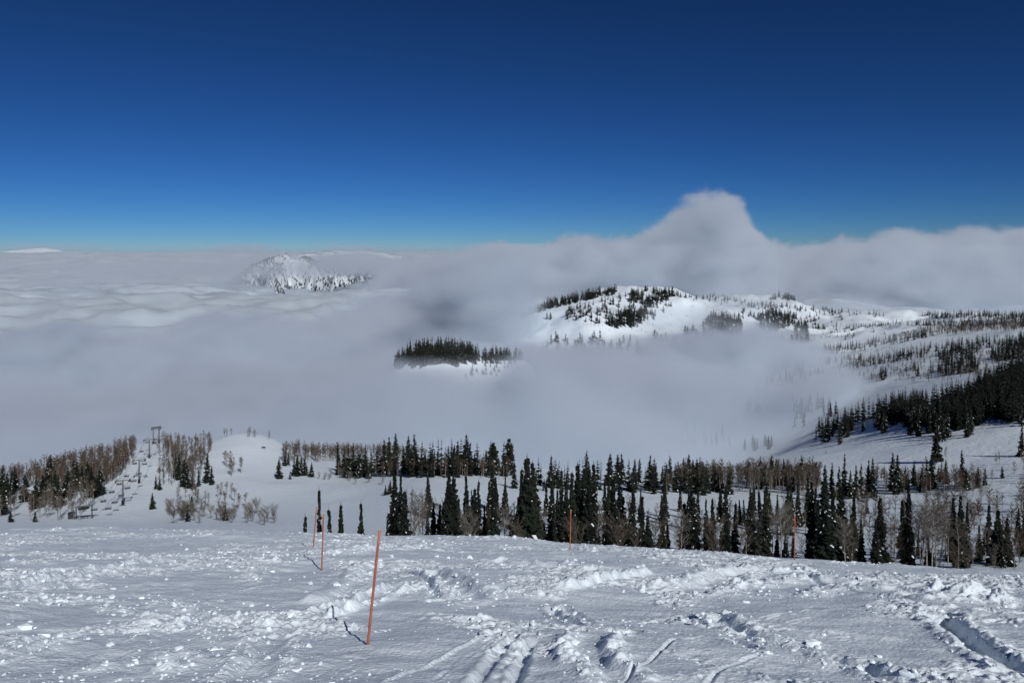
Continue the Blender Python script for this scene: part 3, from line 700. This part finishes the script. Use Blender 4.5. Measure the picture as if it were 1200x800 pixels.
region([(930,610),(930,590),(1200,575),(1200,615),(1060,625)], 40, 'aspen', (5, 8), 'aspen_tree', 'scattered pale bare aspen on the snow slope at right', ASP, 'scattered aspens on the right slope', 180)
region([(1060,575),(1070,545),(1200,535),(1200,575)], 14, 'aspen_mid', (4.5, 7.5), 'aspen_tree', 'thin bare aspen beside the open run at right', ASP, 'scattered aspens by the open run', 180)

# the right-hand conifer forest: the nearest as single trees
region([(975,522),(1000,508),(1060,508),(1090,520),(1130,515),(1150,503),(1120,498),(1020,500)], 30, 'mid', (13, 17), 'conifer', 'dark conifer at the front edge of the right forest above the run', 'conifer tree', 'front conifers of the right forest', 260)
region([(905,528),(872,530),(870,524),(905,522)], 9, 'mid', (11, 15), 'conifer', 'dark conifer in the small clump where fog meets the snow bench', 'conifer tree', 'small conifer clump at the fog edge', 260)
region([(958,515),(985,521),(985,510),(960,505)], 8, 'mid', (11, 15), 'conifer', 'dark conifer in the clump left of the right forest', 'conifer tree', 'conifer clump left of the right forest', 260)

k = 0
MIDROW = in_poly([(605,624),(605,602),(700,598),(960,598),(960,628),(700,624)], 44)+in_poly([(500,612),(505,595),(600,598),(600,616)], 9)
for u, v in sorted(MIDROW, key=lambda q: q[0]):
    p = hit(u, v, 165)
    if p:
        k += 1
        tree('conifer', 'near', p[0], p[1], R_.uniform(8, 15.5), f'snow-flecked dark conifer just behind the nearest belt, {nth(k)} from left of that row', 'conifer tree', 'conifers just behind the nearest belt', p[2], R_.uniform(.8, 1.05))
# masses too many to count
def places(specs, lo_h0, dmin=200, dmax=3200):
    out = []
    for poly, n_, hr in specs:
        for u, v in in_poly(poly, n_):
            p = hit(u, v, dmin, dmax)
            if p: out.append((p[0], p[1], p[2], R_.uniform(*hr), lo_h0))
    return out
CON = [([(1200,500),(1200,440),(1320,420),(1320,480)], 140, (13, 18)), ([(1200,425),(1200,372),(1320,372),(1320,410)], 120, (9, 13)), ([(-90,590),(-90,570),(0,565),(0,590)], 20, (9, 12)),
       ([(392,560),(396,553),(480,550),(484,558)], 26, (11, 16)), ([(484,556),(600,552),(604,560),(490,562)], 34, (11, 17)), ([(700,575),(780,568),(860,572),(860,580),(700,582)], 40, (10, 15)), ([(615,585),(690,578),(690,592),(620,596)], 16, (8, 13)),
       ([(985,512),(1010,497),(1130,505),(1165,492),(1200,500),(1200,452),(1160,462),(1100,476),(1040,482),(985,500)], 520, (13, 18)),
       ([(1130,470),(1200,462),(1200,432),(1165,447)], 150, (12, 17)), ([(1030,446),(1030,438),(1040,438),(1042,446)], 10, (10, 13)), ([(1060,441),(1062,433),(1076,432),(1077,442)], 10, (10, 13)),
       ([(1085,437),(1120,428),(1150,425),(1145,437),(1110,440)], 70, (9, 13)), ([(1095,418),(1120,408),(1150,408),(1140,425),(1105,430)], 90, (9, 13)), ([(1160,415),(1200,400),(1200,422),(1165,425)], 110, (9, 13)),
       ([(895,415),(905,408),(970,409),(1080,393),(1100,388),(1090,396),(980,416),(900,420)], 280, (9, 14)), ([(965,430),(970,424),(1090,412),(1080,420),(1000,432)], 130, (8, 12)),
       ([(895,452),(898,425),(952,430),(950,452)], 90, (9, 14)), ([(915,440),(910,425),(1000,418),(960,440)], 26, (8, 12)),
       ([(985,387),(1060,383),(1200,381),(1200,374),(1080,378)], 150, (8, 12)), ([(960,394),(1000,388),(1040,382),(1060,376),(1000,384)], 70, (7, 11)),
       ([(1080,373),(1200,375),(1200,369),(1085,368)], 170, (9, 13)), ([(1100,388),(1200,384),(1200,378),(1110,382)], 60, (9, 13)), ([(1040,420),(1100,405),(1200,395),(1200,405),(1110,415)], 70, (9, 13)), ([(940,405),(960,395),(1050,390),(1000,398)], 18, (8, 11)),
       ([(860,480),(862,440),(900,450),(900,490)], 26, (12, 16)), ([(740,520),(760,505),(830,505),(860,515),(840,525)], 26, (12, 16)),
       ([(930,500),(925,470),(985,470),(985,505)], 40, (11, 15)), ([(950,520),(960,500),(1000,505),(990,520)], 22, (12, 15))]
merged('conifer_forest', low_con, [bark, needle[1], clump_snow], places(CON, 15, 320))
KN = [([(459,432),(463,424),(480,417),(500,411),(520,410),(545,413),(562,420),(556,427),(535,433),(518,429),(500,434),(480,431),(466,434)], 460, (13, 20)), ([(560,421),(580,418),(616,419),(614,424),(570,426)], 60, (12, 17)), ([(545,445),(560,424),(600,424),(612,430),(580,446)], 34, (5, 9)), ([(555,424),(600,421),(614,424),(575,431)], 26, (7, 12))]
merged('knoll_forest', low_wide, [bark, needle[2], clump_snow], places(KN, 15, 700))
HILL = [([(608,372),(640,358),(690,346),(725,340),(720,346),(680,354),(640,364),(612,374)], 90, (9, 13)), ([(640,375),(700,352),(760,345),(790,360),(750,385),(690,380)], 60, (7, 11)), ([(720,350),(760,340),(800,345),(760,362)], 50, (8, 12)),
        ([(705,385),(740,365),(770,368),(740,385)], 60, (8, 12)), ([(822,385),(835,372),(868,378),(872,395),(850,402),(825,398)], 90, (9, 14)), ([(888,375),(905,366),(935,372),(932,380),(905,392),(890,388)], 70, (8, 12)), ([(930,382),(945,380),(948,400),(930,398)], 30, (8, 12)),
        ([(790,348),(830,346),(880,355),(960,364),(1050,371),(1000,372),(850,358)], 60, (5, 9)), ([(850,370),(880,360),(990,372),(980,392),(900,380)], 34, (6, 9)), ([(880,410),(890,400),(950,400),(940,412)], 34, (9, 13)),
        ([(620,440),(640,400),(830,400),(840,450)], 90, (11, 15)), ([(900,352),(930,346),(950,350),(940,354)], 24, (8, 12)), ([(800,400),(800,385),(840,395),(870,410)], 24, (9, 12))]
merged('hillside_pines', low_bro, [bark, needle[0], clump_snow], places([(p_, int(n_*2.2), (a_*1.4, b_*1.7)) for p_, n_, (a_, b_) in HILL], 10, 1200))
ASPM = [([(640,385),(700,360),(800,360),(880,372),(860,400),(760,392)], 120, (4, 7)), ([(880,385),(1000,375),(1060,378),(960,400)], 90, (5, 8)), ([(-120,612),(-120,580),(0,560),(0,608)], 120, (8, 10.5)), ([(1200,640),(1200,560),(1290,540),(1290,640)], 50, (6, 9)), ([(0,570),(0,563),(60,550),(110,537),(158,524),(160,534),(140,560),(118,575),(60,575)], 420, (8, 10.5)), ([(330,543),(340,533),(420,531),(500,534),(500,540),(400,541)], 260, (8, 12)), ([(245,508),(340,513),(330,517),(245,511)], 16, (5, 7)), ([(190,516),(245,511),(248,530),(235,560),(190,560)], 150, (7, 9.5)),
        ([(785,572),(960,578),(955,560),(800,562)], 190, (9, 12)), ([(1010,572),(1140,576),(1150,568),(1020,562)], 70, (6, 8.5)), ([(960,606),(1200,590),(1200,640),(960,640)], 80, (5, 9)), ([(600,630),(600,605),(960,600),(960,632)], 60, (5, 9)), ([(395,558),(400,550),(480,548),(600,556),(590,562),(480,560)], 110, (6, 10)), ([(600,545),(640,548),(760,552),(700,548)], 26, (8, 11)), ([(860,530),(760,530),(800,515),(860,520)], 30, (8, 12)),
        ([(1040,398),(1200,388),(1200,376),(1100,381)], 760, (7, 9)), ([(940,440),(1000,412),(1200,395),(1200,440),(1060,452)], 620, (5, 8)), ([(1040,475),(1080,465),(1090,475),(1050,482)], 24, (6, 9)), ([(1080,374),(1200,377),(1200,371),(1090,370)], 90, (6, 8))]
merged('aspen_forest', low_asp, [pale_bark, twig_m[1]], places(ASPM, 10, 180))
print('TREES', COUNT)
# ------------------------------------------------------------------ far mountains standing out of the cloud sea
rock = vary(mat('forested_snow', (.7, .75, .8), .8), (.72, .77, .82), (.80, .85, .90), .02)
far_tree = mat('far_conifers', (.022, .028, .028), .9, .1)
CONE = np.array([(1, 0, 0), (0, 1, 0), (-1, 0, 0), (0, -1, 0), (0, 0, 1)], float); CONF = np.array([(0, 1, 4), (1, 2, 4), (2, 3, 4), (3, 0, 4)])
def mountain(name, prof, d0, depth, label, trees=0, bare=.35, seed=0, nu=160, nd=60, spur=1.0):
    pu = np.array([p[0] for p in prof], float); pv = np.array([p[1] for p in prof], float)
    us = np.linspace(pu[0], pu[-1], nu); ds = np.linspace(-1, 1, nd)
    Ug, Dg = np.meshgrid(us, ds, indexing='xy')
    def hgt(u, s):
        d = d0+s*depth
        top = (VH-np.interp(u, pu, pv))/F*d0
        e = fbm2(u/14+s*1.2, s*2.2+seed, 5, 300+seed)*spur
        rid = np.abs(fbm2((u+s*70)/13, s*1.1, 4, 310+seed))
        drop = np.abs(s)*depth*.42
        return d, top - drop*(.75+.5*rid) + (e*.10+ (rid-.25)*.24)*depth*np.clip(np.abs(s)*3, 0, 1)
    d, z = hgt(Ug, Dg)
    x = (Ug-UC)/F*d
    o = mesh_np(name, np.stack([x, d, z], -1).reshape(-1, 3), grid_faces(nd, nu), rock, True)
    o['kind'] = 'structure'
    if trees:
        u = R_.uniform(pu[0], pu[-1], trees); s = R_.uniform(-.95, .05, trees)
        k = fbm2((u+s*70)/9, s*1.5, 4, 320+seed)+.35*smooth(330, 290, u)*(seed == 1) > R_.normal(0, .22, trees)+bare-.35
        u, s = u[k], s[k]; d, z = hgt(u, s); x = (u-UC)/F*d; n_ = len(u)
        hh = R_.uniform(8, 16, n_); ww = hh*.30
        vv = CONE[None]*np.stack([ww, ww, hh], -1)[:, None]+np.stack([x, d, z-1], -1)[:, None]
        f = mesh_np('far_mountain_forest', vv.reshape(-1, 3), (CONF[None]+5*np.arange(n_)[:, None, None]).reshape(-1, 3), far_tree)
        f['kind'] = 'stuff'
mountain('mountain', [(215,350),(262,334),(280,322),(296,311),(312,304),(322,300),(335,297),(346,303),(358,301),(372,307),(386,305),(402,312),(416,313),(432,320),(452,330),(480,350)], 4300, 700, '', 11000, .2, 1, spur=3.0)
mountain('mountain', [(340,300),(365,296.5),(380,294),(395,293),(415,294),(430,293),(445,295),(470,300)], 12500, 900, '', 5000, -.05, 2)
mountain('mountain', [(-60,302),(0,294.5),(20,292.6),(40,290.6),(52,290),(64,292),(80,294.5),(100,300)], 30000, 2500, '', 0, 0, 3, spur=.5)
mountain('mountain', [(100,300),(108,296),(120,295),(130,296.5),(140,300)], 17000, 900, '', 1600, -.1, 4)

# ------------------------------------------------------------------ orange slope poles
orange = vary(mat('orange_pole', (.42, .12, .06), .6, .25), (.34, .085, .045), (.50, .17, .09), 5, 7)
scuff = vary(mat('scuffed_tip', (.62, .45, .38), .7), (.55, .2, .12), (.75, .66, .6), 30, 3)
def tube(name, p, q, r0, r1, m, parent=None, sides=10, segs=1):
    p = np.array(p, float); q = np.array(q, float); d = (q-p)/np.linalg.norm(q-p)
    a = np.cross(d, (0.3, 1, .1)); a /= np.linalg.norm(a); b_ = np.cross(d, a)
    t = np.arange(sides)/sides*2*math.pi; vs = []
    for i in range(segs+1):
        s = i/segs; vs.append(p+(q-p)*s+(r0+(r1-r0)*s)*(np.cos(t)[:, None]*a+np.sin(t)[:, None]*b_))
    vs = np.concatenate(vs+[p[None], q[None]]); n_ = len(vs)
    f = [(i*sides+k, i*sides+(k+1) % sides, (i+1)*sides+(k+1) % sides, (i+1)*sides+k) for i in range(segs) for k in range(sides)]
    f += [(k, n_-2, (k+1) % sides, k) for k in range(0)]
    me_f = [tuple(x_) for x_ in f]+[((k+1) % sides, k, n_-2) for k in range(sides)]+[(segs*sides+k, segs*sides+(k+1) % sides, n_-1) for k in range(sides)]
    me = bpy.data.meshes.new(name); me.from_pydata(vs.tolist(), [], me_f); me.materials.append(m)
    me.polygons.foreach_set('use_smooth', [len(x_) == 4 for x_ in me_f])
    o = bpy.data.objects.new(name, me); C.objects.link(o)
    if parent: o.parent = parent
    return o
POLES = [((431,755),(445,619),11.5,.021,'nearest tall orange slope pole leaning right with its long shadow on the snow'),
         ((377,668),(379,600.5),23,.023,'middle orange slope pole, right one of the pair standing left of the nearest'),
         ((367,642),(371,593),32,.024,'farther thin orange slope pole, left one of the pair on the crest'),
         ((668,644),(669,597),32,.024,'orange slope pole before the dark conifer belt in the middle of the crest'),
         ((931,655),(931.5,604),31,.024,'orange slope pole before the dark conifer belt right of the middle')]
for (bu, bv), (tu, tv), d, r, lb in POLES:
    x, y = (bu-UC)/F*d, d
    # settle along the sight line onto the snow
    for _ in range(20):
        z = float(surface(np.array([x]), np.array([y]))[0]); y2 = z*F/(VH-bv); y = .5*y+.5*min(max(y2, d*.85), d*1.15); x = (bu-UC)/F*y
    z = float(surface(np.array([x]), np.array([y]))[0])
    o = bpy.data.objects.new('slope_pole', None); C.objects.link(o); o.location = (x, y, z)
    o['label'] = lb; o['category'] = 'marker pole'; o['group'] = 'orange poles along the snow crest'
    top = np.array([(tu-UC)/F*y-x, 0, (VH-tv)/F*y-z])
    tube('shaft', -top*.12, top*.985, r, r*.9, orange, o, 12, 6)
    tube('tip', top*.985, top*1.0, r*.92, r*.7, scuff, o, 12)

# ------------------------------------------------------------------ chairlift
steel = vary(mat('grey_steel', (.11, .115, .125), .55, .4), (.09, .095, .105), (.14, .145, .155), 2)
dark_steel = mat('dark_steel', (.03, .032, .036), .5, .4)
padm = mat('tower_pad', (.025, .025, .03), .8)
def boxes(name, lst, m, parent=None):
    """boxes (centre, size) in one part"""
    vs = []; fs = []
    for (cx, cy_, cz), (sx, sy, sz_) in lst:
        k = len(vs)
        for dz in (-1, 1):
            for dx, dy in ((-1, -1), (1, -1), (1, 1), (-1, 1)): vs.append((cx+dx*sx/2, cy_+dy*sy/2, cz+dz*sz_/2))
        fs += [(k+3, k+2, k+1, k), (k+4, k+5, k+6, k+7)]+[(k+i, k+(i+1) % 4, k+4+(i+1) % 4, k+4+i) for i in range(4)]
    o = mesh_np(name, np.array(vs), np.array(fs), m, False)
    if parent: o.parent = parent
    bv = o.modifiers.new('bevel', 'BEVEL'); bv.width = .02; bv.segments = 1
    return o
def join_tubes(name, lst, r, m, parent=None, sides=8):
    vs = []; fs = []
    for p, q in lst:
        p = np.array(p, float); q = np.array(q, float); d = (q-p)/np.linalg.norm(q-p)
        a = np.cross(d, (.31, .87, .2)); a /= np.linalg.norm(a); b_ = np.cross(d, a); t = np.arange(sides)/sides*2*math.pi; k = len(vs)
        for e in (p, q): vs.extend(e+r*(np.cos(t)[:, None]*a+np.sin(t)[:, None]*b_))
        fs += [(k+i, k+(i+1) % sides, k+sides+(i+1) % sides, k+sides+i) for i in range(sides)]
    o = mesh_np(name, np.array(vs), np.array(fs), m, True)
    if parent: o.parent = parent
    return o
GA = 2.6                                            # half the gauge between the two ropes
def tower(x, y, z, h, yaw, label, group='chairlift towers on the left hill', double=False):
    o = bpy.data.objects.new('lift_tower', None); C.objects.link(o); o.location = (x, y, z); o.rotation_euler = (0, 0, yaw)
    o['label'] = label; o['category'] = 'lift tower'
    if group: o['group'] = group
    for dy in ((-2.2, 2.2) if double else (0,)):
        tube('pole', (dy*.8, dy, -.5), (dy*.8, dy, h), .42, .30, steel, o, 14, 3)
        tube('base_pad', (dy*.8, dy, -.3), (dy*.8, dy, 2.0), .62, .60, padm, o, 14, 1)
    boxes('crossarm', [((0, dy, h+.1), (2*GA+1.4, .34, .36)) for dy in ((-2.2, 2.2) if double else (0,))], steel, o)
    if double: boxes('catwalk', [((0, 0, h+.9), (2*GA+1.2, 5.0, .08)), ((-GA-.5, 0, h+1.5), (.06, 5, .06)), ((GA+.5, 0, h+1.5), (.06, 5, .06))], steel, o)
    for s in (-1, 1):
        sh = boxes('sheave_train', [((s*GA, 0, h-.25), (.18, 3.4, .26)), ((s*(GA+.35), 0, h-.35), (.45, 3.0, .06))], dark_steel, o)
        lst = []
        for k_ in range(6): lst.append(((s*GA-.09, -1.4+.56*k_, h+.02), (s*GA+.09, -1.4+.56*k_, h+.02)))
        join_tubes('sheave_wheel', lst, .23, dark_steel, sh, 10)
    join_tubes('lifting_frame', [((-GA, 0, h+.2), (-GA, 0, h+1.1)), ((GA, 0, h+.2), (GA, 0, h+1.1)), ((-GA, 0, h+1.1), (GA, 0, h+1.1))], .06, steel, o)
    return o
LIFT = [(144,592,28),(163,566,27),(175,537.5,21.5)]
pts = []
base = hit(116, 607, 200)
for u, v, hp in LIFT:
    p = hit(u, v, 220) ; pts.append((p[0], p[1], p[2], hp/F*p[1]))
tp = hit(183, 519.5, 300, 700); pts.append((tp[0], tp[1], tp[2], 17/F*tp[1]))
LB = ['lowest chairlift tower, a T of grey steel with a dark padded foot', 'second chairlift tower up the left hill, slim grey T', 'third chairlift tower up the left hill, below the ridge', 'topmost double-legged chairlift tower with a catwalk on the ridge line']
for i, (x, y, z, h) in enumerate(pts):
    nx = pts[min(i+1, 3)]; pv = pts[i-1] if i else (base[0], base[1])
    yaw = -math.atan2(nx[0]-pv[0], nx[1]-pv[1])
    tower(x, y, z, h, yaw, LB[i], double=(i == 3))
# haul rope: up side and down side
ax0 = np.array(base); d01 = np.array([pts[3][0]-base[0], pts[3][1]-base[1]]); d01 /= np.linalg.norm(d01); side = np.array([d01[1], -d01[0]])
chain = [np.array([base[0], base[1], base[2]+5.2])]+[np.array([x, y, z+h+.1]) for x, y, z, h in pts]
e_ = chain[-1]+np.array([d01[0]*60, d01[1]*60, -10]); chain.append(e_)
def rope_pt(s, sg):
    """point at s (segment index + fraction) on the rope of side sg, with sag"""
    i = min(int(s), len(chain)-2); t = s-i; p = chain[i]*(1-t)+chain[i+1]*t; L_ = np.linalg.norm(chain[i+1]-chain[i])
    return p+np.array([side[0]*sg*GA, side[1]*sg*GA, -4*t*(1-t)*L_*.018])
for sg, lb in ((-1, 'steel haul rope of the chairlift, side carrying riders'), (1, 'steel haul rope of the chairlift, side with empty chairs')):
    P_ = [rope_pt(s, sg) for s in np.linspace(0, len(chain)-1.001, 60)]
    o = join_tubes('haul_rope', list(zip(P_[:-1], P_[1:])), .06, dark_steel, None, 6)
    o['label'] = lb; o['category'] = 'cable'; o['group'] = 'haul ropes of the chairlift'
chair_m = dict(frame=steel, seat=vary(mat('chair_seat', (.06, .065, .075), .7), (.05, .055, .06), (.09, .095, .10), 4))
def make_chair():
    o = bpy.data.objects.new('lift_chair', None); C.objects.link(o)
    join_tubes('hanger', [((0, 0, 0), (0, .25, -.5)), ((0, .25, -.5), (0, .25, -1.6)), ((-1.1, .25, -1.6), (1.1, .25, -1.6)), ((-1.1, .25, -1.6), (-1.15, 0, -2.75)), ((1.1, .25, -1.6), (1.15, 0, -2.75))], .05, steel, o)
    boxes('seat', [((0, -.05, -2.72), (2.3, .50, .10))], chair_m['seat'], o)
    bk = boxes('backrest', [((0, .24, -2.36), (2.3, .07, .52))], chair_m['seat'], o)
    join_tubes('safety_bar', [((-1.1, .2, -2.1), (-1.1, -.5, -2.3)), ((1.1, .2, -2.1), (1.1, -.5, -2.3)), ((-1.1, -.5, -2.3), (1.1, -.5, -2.3))], .03, steel, o)
    return o
def copy_thing(o):
    c = o.copy(); C.objects.link(c)
    for ch in o.children:
        d = ch.copy(); C.objects.link(d); d.parent = c
    return c
# riders: one skinned figure, seated, facing down the chair's front (-y)
jacket = [mat('dark_jacket', (.02, .022, .03), .8), mat('navy_jacket', (.025, .035, .07), .8), mat('dark_red_jacket', (.10, .02, .02), .8)]
helmet = mat('helmet', (.02, .02, .022), .4); skin_c = mat('skin', (.45, .29, .22), .6)
def figure(name, joints, edges, radii):
    me = bpy.data.meshes.new(name); me.from_pydata(joints, edges, []); o = bpy.data.objects.new(name, me); C.objects.link(o)
    sk = o.modifiers.new('skin', 'SKIN'); ss = o.modifiers.new('sub', 'SUBSURF'); ss.levels = 1; ss.render_levels = 1
    for v, r in zip(me.skin_vertices[0].data, radii): v.radius = (r, r)
    me.skin_vertices[0].data[0].use_root = True
    dg = bpy.context.evaluated_depsgraph_get(); ev = o.evaluated_get(dg); m2 = bpy.data.meshes.new_from_object(ev)
    bpy.data.objects.remove(o); m2.name = name
    return m2
E_ = [(0,1),(1,2),(2,3),(3,4),(2,5),(5,6),(6,7),(2,8),(8,9),(9,10),(0,11),(11,12),(12,13),(13,14),(0,15),(15,16),(16,17),(17,18)]
SIT = [(0,0,.12),(0,.05,.38),(0,.04,.62),(0,.02,.74),(0,0,.90),(-.2,.04,.60),(-.27,-.05,.36),(-.16,-.28,.28),(.2,.04,.60),(.27,-.05,.36),(.16,-.28,.28),(-.11,-.08,.1),(-.13,-.46,.1),(-.13,-.50,-.32),(-.13,-.68,-.40),(.11,-.08,.1),(.13,-.46,.1),(.13,-.50,-.32),(.13,-.68,-.40)]
RAD = [.15,.16,.15,.07,.12,.09,.065,.05,.09,.065,.05,.11,.085,.07,.06,.11,.085,.07,.06]
sit_me = figure('seated_body', SIT, E_, RAD)
STD = [(0,0,.86),(0,-.03,1.12),(0,-.10,1.36),(0,-.12,1.48),(0,-.13,1.64),(-.2,-.08,1.34),(-.29,-.16,1.10),(-.26,-.38,1.02),(.2,-.08,1.34),(.29,-.16,1.10),(.26,-.38,1.02),(-.1,0,.80),(-.13,-.12,.48),(-.13,.0,.10),(-.13,-.16,.05),(.1,0,.80),(.13,-.12,.48),(.13,.0,.10),(.13,-.16,.05)]
std_me = figure('standing_body', STD, E_, RAD)
def person(me, loc, yaw, m, label, group=None, helmet_z=.95, hy=0):
    mm = me.copy(); mm.materials.clear(); mm.materials.append(m)
    o = bpy.data.objects.new('person', mm); C.objects.link(o); o.location = loc; o.rotation_euler = (0, 0, yaw)
    o['label'] = label; o['category'] = 'person'
    if group: o['group'] = group
    bm = mesh_np('helmet', ICO*np.array([.17, .19, .16])+np.array([0, hy, helmet_z]), ICF, helmet, True); bm.parent = o
    return o
chair0 = make_chair()
yawc = -math.atan2(d01[0], d01[1])
CH = [(.08,1,0),(.35,1,0),(.62,1,0),(.90,1,0),(1.25,1,0),(1.6,1,0),(2.0,1,0),(2.45,1,0),(3.0,1,0),(3.5,1,0),(.10,-1,0),(.45,-1,2),(.80,-1,2),(1.15,-1,2),(1.55,-1,1),(2.1,-1,2),(2.7,-1,1),(3.3,-1,0)]
nu_ = {1: 0, -1: 0}; first = True; rd = 0
for s, sg, riders in CH:
    nu_[sg] += 1
    c = chair0 if first else copy_thing(chair0); first = False
    p = rope_pt(s, sg); c.location = p; c.rotation_euler = (0, 0, yawc + (math.pi if sg < 0 else 0))
    c['category'] = 'lift chair'; c['group'] = 'chairs hanging on the lift'
    c['label'] = f'{"empty " if riders == 0 else ""}grey lift chair, {nth(nu_[sg])} up from the bottom on the {"right" if sg > 0 else "left"} rope'
    for k_ in range(riders):
        off = (-.5+k_*1.0) if riders == 2 else .2
        yw = yawc + math.pi; ca, sa = math.cos(yw), math.sin(yw)
        rd += 1
        person(sit_me, (p[0]+ca*off, p[1]+sa*off, p[2]-2.70), yw, jacket[rd % 3], f'{("dark", "navy", "dark red")[rd % 3]}-clad rider seated on the {nth(nu_[sg])} lift chair of the left rope, {"left" if (riders == 2 and k_ == 0) else ("right" if riders == 2 else "alone")}', 'riders on the lift chairs')
# loading station at the foot of the lift
st = bpy.data.objects.new('lift_station', None); C.objects.link(st); st.location = (base[0]-6, base[1], base[2]); st.rotation_euler = (0, 0, yawc)
st['label'] = 'dark steel loading station at the foot of the chairlift just over the crest'; st['category'] = 'lift station'
for dx in (-2.8, 2.8): tube('mast', (dx, 0, -.4), (dx, 0, 4.6), .22, .2, dark_steel, st)
boxes('beam', [((0, 0, 4.75), (6.6, .4, .4))], steel, st)
tube('bullwheel', (0, -1.0, 4.2), (0, -1.0, 4.4), 2.1, 2.1, dark_steel, st, 24)
boxes('drive_housing', [((-4.6, .5, 1.2), (2.0, 2.4, 2.4)), ((-4.6, .5, 2.46), (2.3, 2.7, .12))], dark_steel, st)
boxes('gate_rail', [((x_, -2.5, .9), (.10, .10, 1.8)) for x_ in (-3.2, -1.6, 0, 1.6, 3.2)]+[((0, -2.5, 1.45), (6.6, .08, .3)), ((0, -2.5, .8), (6.6, .08, .1))], dark_steel, st)
ct = hit(141, 607, 200)
# lone lift tower in the bowl at right
p = hit(1016, 602, 180)
if p: tower(p[0], p[1], p[2], 17/F*p[1], .3, 'small grey T-shaped lift tower on open snow among conifers at right', None)
# skier crossing the open snow, and skis
p = hit(968, 531, 250)
if p:
    person(std_me, (p[0], p[1], p[2]+.04), .9, jacket[0], 'tiny dark skier crossing the open snow below the right forest', None, 1.68, -.13)
    sk = bpy.data.objects.new('skis', None); C.objects.link(sk); sk.location = p; sk.rotation_euler = (0, 0, .9); sk['label'] = 'pair of skis under the tiny dark skier'; sk['category'] = 'skis'
    for dx in (-.13, .13): boxes('ski', [((dx, -.1, .025), (.08, 1.7, .03)), ((dx, -1.0, .05), (.08, .14, .03))], dark_steel, sk)
# little dark sign on the groomed knoll
p = hit(309, 527.5, 250)
if p:
    o = bpy.data.objects.new('trail_sign', None); C.objects.link(o); o.location = p
    o['label'] = 'small dark trail sign board on the groomed knoll'; o['category'] = 'sign'
    for dx in (-.9, .9): tube('post', (dx, 0, -.3), (dx, 0, 1.7), .07, .07, dark_steel, o)
    boxes('board', [((0, -.09, 1.3), (2.4, .06, .8))], padm, o)
